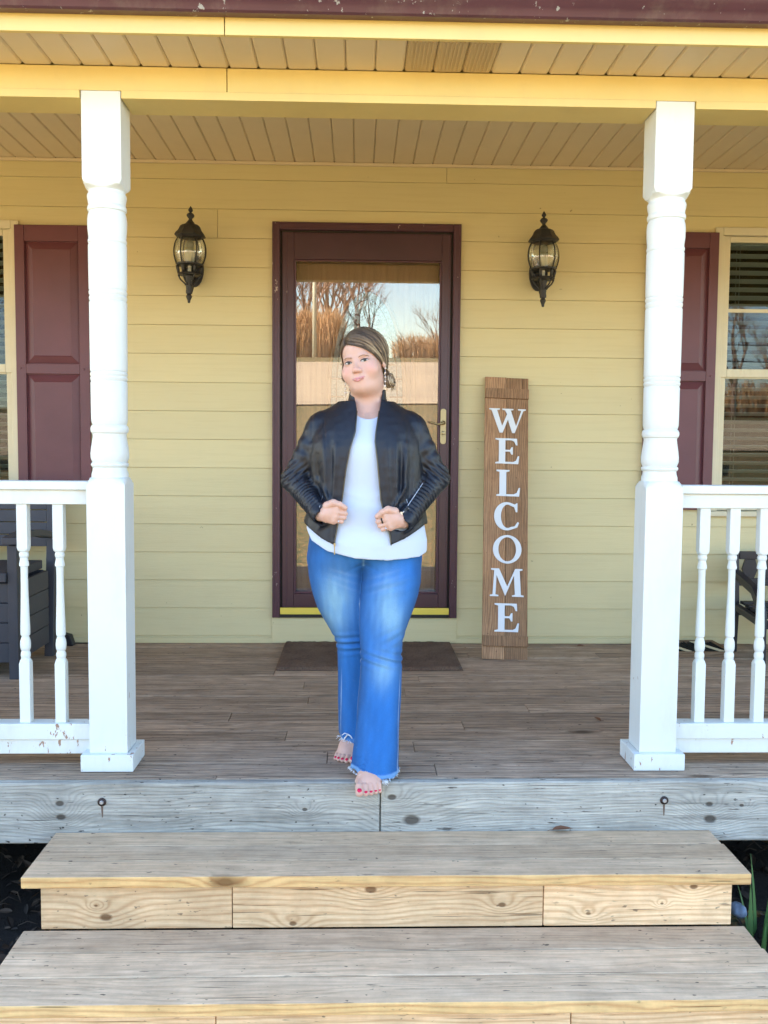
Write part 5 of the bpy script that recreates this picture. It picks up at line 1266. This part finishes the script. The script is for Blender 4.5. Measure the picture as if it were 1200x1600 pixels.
# jacket
JT=[TORSO[0]]+[v.copy() for v in TORSO[1:]]
_yf=np.interp(JT[0],[.70,.84,.913,.988,1.061,1.111,1.17,1.22,1.27,1.31,1.345,1.40],[.0,-.002,.004,.006,.004,.002,.002,.006,.022,.044,.070,.10])
_k=np.exp(-np.linspace(-2,2,41)**2); _k/=_k.sum(); _yf=np.convolve(np.concatenate([np.full(20,_yf[0]),_yf,np.full(20,_yf[-1])]),_k,'valid')
_b=JT[2]+JT[4]; JT[2]=(_b+_yf)/2; JT[4]=(_b-_yf)/2
def jacket(X,Y,Z,off):
    d=rings(X,Y,Z,JT,.0205+off)
    for sh,el,wr,s in ((SH_L,EL_L,WR_L,-1),(SH_R,EL_R,WR_R,1)):
        a=ell(X,Y,Z,(sh[0]+s*.002,sh[1],sh[2]-.008),(.056+off,.060+off,.056+off))
        a=smin(a,cap(X,Y,Z,sh,el,.058+off,.0515+off),.02)
        c1,tt=cap(X,Y,Z,el,wr,.053+off,.0365+off,ret=True)
        # quilted ribs on the outer forearm, soft folds at the elbow
        out=np.clip((-(Y-(el[1]+(wr[1]-el[1])*tt))/.03+.3),0,1)
        c1=c1-.0026*np.sin(tt*.21/.0135*6.283)*np.clip((tt-.30)/.05,0,1)*np.clip((.93-tt)/.04,0,1)*out
        a=smin(a,c1,.016)
        eb=np.exp(-((tt-.08)/.14)**2)*((tt>0)|(Z<el[2]+.06)); a=a-.0028*np.sin((Z*1.0+s*X*.8)*6.283/.026)*np.exp(-(((Z-el[2]-.02)/.045)**2))
        a=a-.0020*np.sin((Z*.9-s*X*.5)*6.283/.05+1)*np.exp(-(((Z-1.20)/.06)**2))
        n_=np.array(wr)-np.array(el); n_/=np.linalg.norm(n_); pd=(X-wr[0])*n_[0]+(Y-wr[1])*n_[1]+(Z-wr[2])*n_[2]; a=np.maximum(a,pd-.020)
        d=smin(d,a,.016)
    for s in (-1,1): d=smin(d,cap(X,Y,Z,(.04+s*.045,.160,1.358),(.038+s*.150,.152,1.302),.036+off,.046+off),.03)
    return d
X,Y,Z=grid((-.325,-.06,.80),(.400,.34,1.44),h)
dj=jacket(X,Y,Z,0)
front=np.clip((.14-Y)/.06,0,1)
dj=dj+.0065*wob(X*1.3,Y*.3,Z*.22,48,9)*np.clip((1.30-Z)/.08,0,1)*np.clip(front+.3,0,1)+.0012*wob(X,Y,Z,160,3)
for (xa,za,xb,zb_,am,w_) in ((-.125,1.24,-.105,.93,.006,.013),(-.075,1.22,-.088,.98,.005,.010),(-.10,1.26,-.085,1.05,-.004,.012),(-.15,1.18,-.125,.96,-.005,.012),(.145,1.25,.150,.93,.006,.013),(.185,1.23,.175,.98,.006,.011),(.115,1.22,.125,.97,.004,.010),(.165,1.22,.162,.96,-.005,.012),(.205,1.16,.19,.95,-.004,.012),
        (-.085,.985,-.15,1.10,.006,.011),(-.09,.97,-.17,1.04,.005,.010),(.125,.96,.195,1.09,.006,.011),(.13,.95,.22,1.02,.005,.010),(-.09,.95,-.15,.90,.004,.010),(.13,.93,.19,.90,.004,.010)):
    u_=np.clip((Z-za)/(zb_-za),0,1); ll=(xb-xa)**2+(zb_-za)**2; u_=np.clip(((X-xa)*(xb-xa)+(Z-za)*(zb_-za))/ll,0,1); dl=np.hypot(X-xa-(xb-xa)*u_,Z-za-(zb_-za)*u_)
    dj=dj-2.1*am*np.exp(-(dl/(w_*.85))**2)*front*np.sin(np.pi*np.clip(u_*.9+.08,0,1))
# princess seams and armhole seams pressed in as fine grooves
for s,x0 in ((-1,-.095),(1,.165)):
    sx=x0+s*.012*np.sin((Z-.9)*6)+s*(.02*(Z>1.15)*(Z-1.15)/.15)
    dj=dj+.0022*np.exp(-((X-sx)/.0028)**2)*front*(Z<1.32)
    ax_=(-.168 if s<0 else .236); dj=dj+.0024*np.exp(-((X-ax_-s*.25*np.abs(Z-1.28)**1.2*0)/.0028)**2)*(Z>1.19)*(Z<1.40)
dj=dj+.0020*np.exp(-((Z-1.285-.0*(X))/.0028)**2)*front*0
# shell and openings
hzj=hemz(X,[(-.33,.93),(-.20,.925),(-.175,.905),(-.13,.872),(-.078,.846),(.03,.84),(.128,.850),(.18,.872),(.235,.905),(.26,.92),(.40,.925)]); hzj=np.where(Y>.13,np.maximum(hzj,.935),hzj)
XLt=np.array([(.80,-.086),(.85,-.082),(.91,-.071),(1.025,-.052),(1.12,-.041),(1.208,-.024),(1.267,-.006),(1.35,.000),(1.46,-.020)]); XRt=np.array([(.80,.132),(.851,.130),(.887,.125),(1.014,.091),(1.149,.078),(1.232,.068),(1.268,.071),(1.35,.084),(1.46,.104)])
xl=np.interp(Z,XLt[:,0],XLt[:,1]).astype(f4); xr=np.interp(Z,XRt[:,0],XRt[:,1]).astype(f4)
# stand-up collar
cz=np.clip((Z-1.355)/.06,0,1); cl=np.sqrt(((X-.0405)/(.080-.010*cz))**2+((Y-.158)/(.076-.008*cz))**2)+1e-6; L=np.sqrt((X-.0405)**2+(Y-.158)**2); coll=L-L/cl
cshell=np.maximum(np.maximum(coll,-(coll+.0075)),np.maximum(Z-(1.412+.10*(Y-.09)+.012*(X>.04)),1.335-Z))
thk=.0085+.008*np.clip((Z-1.0)/.1,0,1)*(X>-.20)*(X<.27); shell=np.maximum(dj,-(dj+thk)); shell=np.maximum(shell,Z-1.385)
shell=smax(shell,-(cl-1.0)*.07,.004)      # neck hole inside the collar
shell=smin(shell,cshell,.006)
body_only=np.ones(X.shape,int)
shell=np.where((Z<hzj+.03)&(body_only==1),smax(shell,hzj-Z,.003),shell)
openf=np.maximum(np.maximum(xl-X,X-xr),Y-.15); shell=smax(shell,-openf,.003)
for el,wr in ((EL_L,WR_L),(EL_R,WR_R)):
    e_=np.array(el);w_=np.array(wr);n_=(w_-e_)/np.linalg.norm(w_-e_); shell=smax(shell,-cap(X,Y,Z,tuple(w_-n_*.03),tuple(w_+n_*.05),.0290),.002)
P_,Q_=surface_nets(shell,(X[0,0,0],Y[0,0,0],Z[0,0,0]),h)
cols=np.tile(np.array((.008,.0105,.018)),(len(P_),1)); side=((P_[:,0]<-.135)&(P_[:,0]>-.2))|((P_[:,0]>.205)&(P_[:,0]<.27)); cols[side&(P_[:,2]<1.2)&(P_[:,1]>.03)]=(.007,.007,.009)
t=NT('black_leather'); cA=t.attr('Col','Color'); p=t.pos(); n1=t.noise(p,260,3,.6); n2=t.noise(p,28,4,.6); v=t.n('TexVoronoi'); t.l(p,v.inputs['Vector']); v.inputs['Scale'].default_value=420
hgt=t.math('ADD',t.math('MULTIPLY',v.outputs['Distance'],.25),t.math('ADD',t.math('MULTIPLY',n2,1.6),t.math('MULTIPLY',n1,.15)))
M['leather']=t.done(spec=.38,color=t.mix(t.math('MULTIPLY',n2,.5),cA,(.014,.019,.032)),rough=.41,normal=t.bump(hgt,.30,.004))
jk=mesh_np('jacket',P_,Q_,M['leather'],woman,cols)
# zip edges following the fronts
M['zip']=NT('zip_teeth').done((.10,.09,.07),.35,metal=.8); M['silver']=NT('silver_zip').done((.62,.62,.64),.28,metal=1.0)
def yfront(x,z,off=.016):
    ys=np.linspace(-.06,.14,120).astype(f4); dd=jacket(np.full(120,x,f4),ys,np.full(120,z,f4),0); i=np.argmax(dd<0); return float(ys[i])
for T_,s in ((XLt,1),(XRt,-1)):
    b=MB(); pts=[]
    for zz_ in np.linspace(.850,1.345,40): x_=float(np.interp(zz_,T_[:,0],T_[:,1])); pts.append((x_+s*.0005,yfront(x_,zz_)+.0015,zz_))
    b.tube(pts,.0026,6); o=b.build('zip',M['zip']); o.parent=jk
def onj(name,mb,mat): o=mb.build(name,mat); o.parent=jk; return o
b=MB(); yz_=yfront(-.081,.86)-.003; b.box(-.083,-.076,yz_-.003,yz_+.003,.845,.857); b.box(-.0815,-.0775,yz_-.003,yz_,.815,.846); onj('zip_pull',b,M['gold'])
# cuff zip (right sleeve) and short hanging pulls (left sleeve), pocket zips
def arm_pt(el,wr,t_,ang,r_):
    e_=Vector(el);w_=Vector(wr);n_=(w_-e_).normalized(); a=n_.cross(Vector((0,1,0))).normalized(); b2=a.cross(n_); return e_.lerp(w_,t_)+(a*math.cos(ang)+b2*math.sin(ang))*r_
b=MB(); b.tube([arm_pt(EL_R,WR_R,t_,R(-128),.0535-.0165*t_+.0032) for t_ in np.linspace(.32,.98,14)],.0021,6); q=arm_pt(EL_R,WR_R,.98,R(-128),.039); b.box(q.x-.010,q.x-.002,q.y-.004,q.y,q.z-.018,q.z+.004); onj('sleeve_zip',b,M['silver'])
b=MB(); b.tube([arm_pt(EL_L,WR_L,t_,R(122),.0535-.0165*t_+.0006) for t_ in np.linspace(.55,.98,10)],.0014,6); q=arm_pt(EL_L,WR_L,.93,R(120),.040); b.tube([q,q+Vector((-.003,-.003,-.024))],.0012,5); b.tube([q,q+Vector((.007,-.003,-.018))],.0009,5); onj('sleeve_zip',b,M['silver'])
for x0,x1,z0,z1 in ((.178,.194,1.055,.985),(-.120,-.135,1.05,.99)):
    b=MB(); b.tube([(x0+(x1-x0)*u,yfront(x0+(x1-x0)*u,z0+(z1-z0)*u)-.0005,z0+(z1-z0)*u) for u in np.linspace(0,1,8)],.0011,5); onj('pocket_zip',b,M['silver'])
# jeans
h=.0042; X,Y,Z=grid((-.21,-.19,.0),(.29,.36,.90),h)
def wrinkle(X,Y,Z,zc_,xc_,w_,sl,am,pitch,hw):
    return am*np.exp(-((Z-zc_)/hw)**2)*np.exp(-((X-xc_)/w_)**2)*np.sin((Z+sl*(X-xc_))*6.283/pitch)
fl=rings(X,Y,Z,FLEG,0,2.3,False)
fl=fl+wrinkle(X,Y,Z,.428,.10,.10,.30,.0062,.030,.030)+wrinkle(X,Y,Z,.50,.14,.05,-.5,.003,.035,.04)+.0020*wob(X,Y,Z*.6,45,12)+wrinkle(X,Y,Z,.70,.12,.12,-.25,.0022,.045,.05)
ang=np.arctan2(Y-(-.055),X-.072); fl=fl+.0050*np.sin(ang*5+.8)*np.clip((.30-Z)/.30,0,1)
hf=.022+.010*np.sin(ang*2+.6)+.003*np.sin(ang*9); cuff=.0022*(Z<hf+.020); fl=fl-cuff
rl=rings(X,Y,Z,RLEG,0,2.3,False)
rl=rl+wrinkle(X,Y,Z,.455,.0,.10,-.1,.0062,.028,.035)+.0020*wob(X,Y,Z*.6,45,13)
ang2=np.arctan2(Y-.24,X-.008); rl=rl+.0040*np.sin(ang2*4)*np.clip((.2-Z)/.2,0,1); hr=.058+.012*np.sin(ang2*2+1)
pel=smax(rings(X,Y,Z,TORSO,-.010),.765-Z,.07)
legs=smin(fl,rl,.012)
crease=np.exp(-(((X-.030-.10*(.79-Z))/.010)**2))*np.clip((Z-.62)/.1,0,1)
allj=smin(legs,pel,.05); allj=allj+.003*np.exp(-((np.abs(Z-.775+.5*np.abs(X-.03))/.008)**2))*np.exp(-((X-.03)/.06)**2)
inner=allj+.0062+.007*np.clip((Z-.08)/.05,0,1); d=np.maximum(allj,-inner); d=np.maximum(d,Z-.875)
is_f=fl<rl; hh=np.where(is_f,hf,hr); d=smax(d,hh-Z,.002)
P_,Q_=surface_nets(d,(X[0,0,0],Y[0,0,0],Z[0,0,0]),h)
x,y,z=P_[:,0],P_[:,1],P_[:,2]
dark=np.array((.014,.085,.32)); mid=np.array((.012,.128,.40)); pale=np.array((.22,.41,.54)); wht=np.array((.50,.60,.70))
fC=np.exp(-(((x-.125)/.055)**2+((z-.60)/.125)**2))+.75*np.exp(-(((x-.105)/.040)**2+((z-.385)/.06)**2)); rC=np.exp(-(((x+.075)/.055)**2+((z-.62)/.125)**2))
fv=fl[tuple(np.clip(((P_-np.array((X[0,0,0],Y[0,0,0],Z[0,0,0])))/h).round().astype(int),0,np.array(fl.shape)-1).T)]; rv=rl[tuple(np.clip(((P_-np.array((X[0,0,0],Y[0,0,0],Z[0,0,0])))/h).round().astype(int),0,np.array(fl.shape)-1).T)]
F_m=fv<rv; isfront=(y<np.where(F_m,np.interp(z,FLEG[0],FLEG[2]),np.interp(z,RLEG[0],RLEG[2]))+.03)
fade=np.where(F_m,fC,rC*1.15)*isfront*(.85+.35*wob(x,y,z*.5,60,5)+.22*wob(x*2,y,z*.4,160,8))
base=mid[None]*(1+.18*wob(x,y,z,26,6))[:,None]
cols=base*(1-np.clip(fade,0,1)[:,None]*.88)+pale*np.clip(fade,0,1)[:,None]*.88
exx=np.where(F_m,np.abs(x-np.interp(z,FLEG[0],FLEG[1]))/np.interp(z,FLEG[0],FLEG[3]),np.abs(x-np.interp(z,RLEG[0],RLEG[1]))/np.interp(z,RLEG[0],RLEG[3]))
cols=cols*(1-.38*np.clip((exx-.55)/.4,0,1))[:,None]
cols=cols*(1+.12*wob(x*2.5,y,z*.25,170,15))[:,None]
# whiskers of wear at hips and knee
wk=np.zeros(len(x))
for zc_,sl in ((.735,.35),(.765,.30),(.705,.4)): wk+=.35*np.exp(-((z-zc_-sl*np.abs(x-.03)+.05)/.006)**2)*np.exp(-((np.abs(x-.03)-.08)/.05)**2)
cols=cols*(1-np.clip(wk,0,1)[:,None]*.22)+wht*np.clip(wk,0,1)[:,None]*.22
# seams: outer and inner sides of each leg
for T_,mk in ((FLEG,F_m),(RLEG,~F_m)):
    cx_,cy_,rx_2=np.interp(z,T_[0],T_[1]),np.interp(z,T_[0],T_[2]),np.interp(z,T_[0],T_[3])
    for s,yo in ((1,-.010),(-1,-.004)):
        e_=np.exp(-((y-cy_-yo-.0)/.0032)**2)*(np.sign(x-cx_)==s)*(np.abs(x-cx_)>rx_2*.75)*mk; cols=cols*(1-e_[:,None]*.6)+wht*e_[:,None]*.6
for T_,mk,cx0,cy0,a0,zt_ in ((FLEG,F_m,.072,-.055,R(-33),.40),(RLEG,~F_m,.008,.24,R(-140),.36)):
    av=np.arctan2(y-np.interp(z,T_[0],T_[2]),x-np.interp(z,T_[0],T_[1])); e_=np.exp(-((av-a0-.25*(z-.1))*.085/.0024)**2)*(z<zt_)*mk*np.clip((zt_-z)/.1,0,1); cols=cols*(1-e_[:,None]*.55)+wht*e_[:,None]*.55
hfv=.022+.010*np.sin(np.arctan2(y+.055,x-.072)*2+.6); hem_=np.where(F_m,np.clip(1-(z-hfv-.016)/.004,0,1)*(z<.06),np.clip(1-(z-.07)/.008,0,1)*.5)
cols=cols*(1-hem_[:,None]*.55)+np.array((.22,.42,.68))*hem_[:,None]*.55
fly=np.exp(-((x-.028)/.004)**2)*(z>.765)*(y<.1); cols=cols*(1-fly[:,None]*.4)+pale*fly[:,None]*.4
t=NT('blue_denim'); cA=t.attr('Col','Color'); p=t.pos(); n1=t.noise(t.map(p,scale=(1,1,.5)),700,2,.6); n2=t.noise(p,90,4,.7)
c=t.mix(1.0,cA,t.mix(t.ramp(n1,[(.3,0),(.7,1)]),(.80,.84,.88),(1.15,1.12,1.1)),'MULTIPLY'); c=t.mix(t.math('MULTIPLY',t.ramp(n2,[(.6,0),(.75,1)]),.12),c,(.3,.4,.55))
M['denim']=t.done(c,.85,t.bump(t.math('ADD',n1,n2),.25,.002))
jeans=mesh_np('jeans',P_,Q_,M['denim'],woman,cols)
# frayed white threads at the hems
M['thread']=NT('frayed_cotton').done((.72,.76,.80),.9)
fr=MB(); rg=random.Random(9)
def fray(cx_,cy_,rx_,ry_,z0,a0,a1,n,L):
    for k in range(n):
        a=rg.uniform(a0,a1); q=Vector((cx_+rx_*math.cos(a),cy_+ry_*math.sin(a),z0+.010*math.sin(a*2+.6)+rg.uniform(-.002,.004))); l_=rg.uniform(.3,1)*L
        o_=Vector((math.cos(a)*.5+rg.uniform(-.5,.5),math.sin(a)*.6-.2,rg.uniform(-1,.35))).normalized()*l_; k_=Vector((rg.uniform(-1,1),rg.uniform(-1,0),rg.uniform(-.6,.6)))*l_*.4
        fr.tube([q,q+o_*.5+k_*.5,q+o_],[.0012,.0010,.0006],4)
fray(.072,-.055,.088,.108,.022,math.pi,2*math.pi,60,.010); fray(.072,-.055,.087,.107,.024,R(-72),R(-60),26,.022); fray(.072,-.055,.088,.108,.024,R(180),R(205),16,.016); fray(.072,-.055,.088,.108,.022,R(-28),R(0),22,.012)
o=fr.build('frayed_hem',M['thread']); o.parent=jeans; fr=MB()
fray(.008,.240,.072,.098,.058,R(200),R(250),60,.024)
# a torn loop of hem on the rear leg
fr.tube([(-.045,.165,.058),(-.040,.150,.075),(-.028,.143,.092),(-.040,.138,.098),(-.052,.150,.086)],[.0022,.003,.003,.0025,.001],5)
fr.tube([(-.028,.143,.092),(-.018,.142,.086),(-.008,.146,.070)],[.003,.0028,.002],5)
o=fr.build('frayed_hem',M['thread']); o.parent=jeans
# rings on the fingers
def ring(Hd,i,u,mat,w_,stone=None):
    W_,fz,K,PX,rr,_=Hd; a=Vector(W_((K[i],-.0065+.0015*abs(i-1),fz[i]))); b2=Vector(W_((PX[i],-.004+.002*abs(i-1),fz[i]*.93-.001))); c_=a.lerp(b2,u); ax_=(b2-a).normalized(); q=ax_.to_track_quat('Z','Y').to_matrix().to_4x4(); q.translation=c_
    r_=rr[i]*1.08+.0006; b=MB(); b.lathe([(r_,-w_),(r_+.0013,-w_*.6),(r_+.0013,w_*.6),(r_,w_),(r_-.001,w_),(r_-.001,-w_)],0,0,24,M=q,cap=False)
    if stone: b.ball(c_+Vector((0,-r_-.001,.0)),(.003,.0025,.003),6)
    return b
for nm,b in (('ring',ring(HL,3,.55,M['silver'],.0011,True)),('ring',ring(HRt,3,.55,M['silver'],.0011,True))): b.build(nm,M['silver'],woman)
ring(HRt,1,.45,M['lash'],.0028).build('ring',M['bristle'],woman)
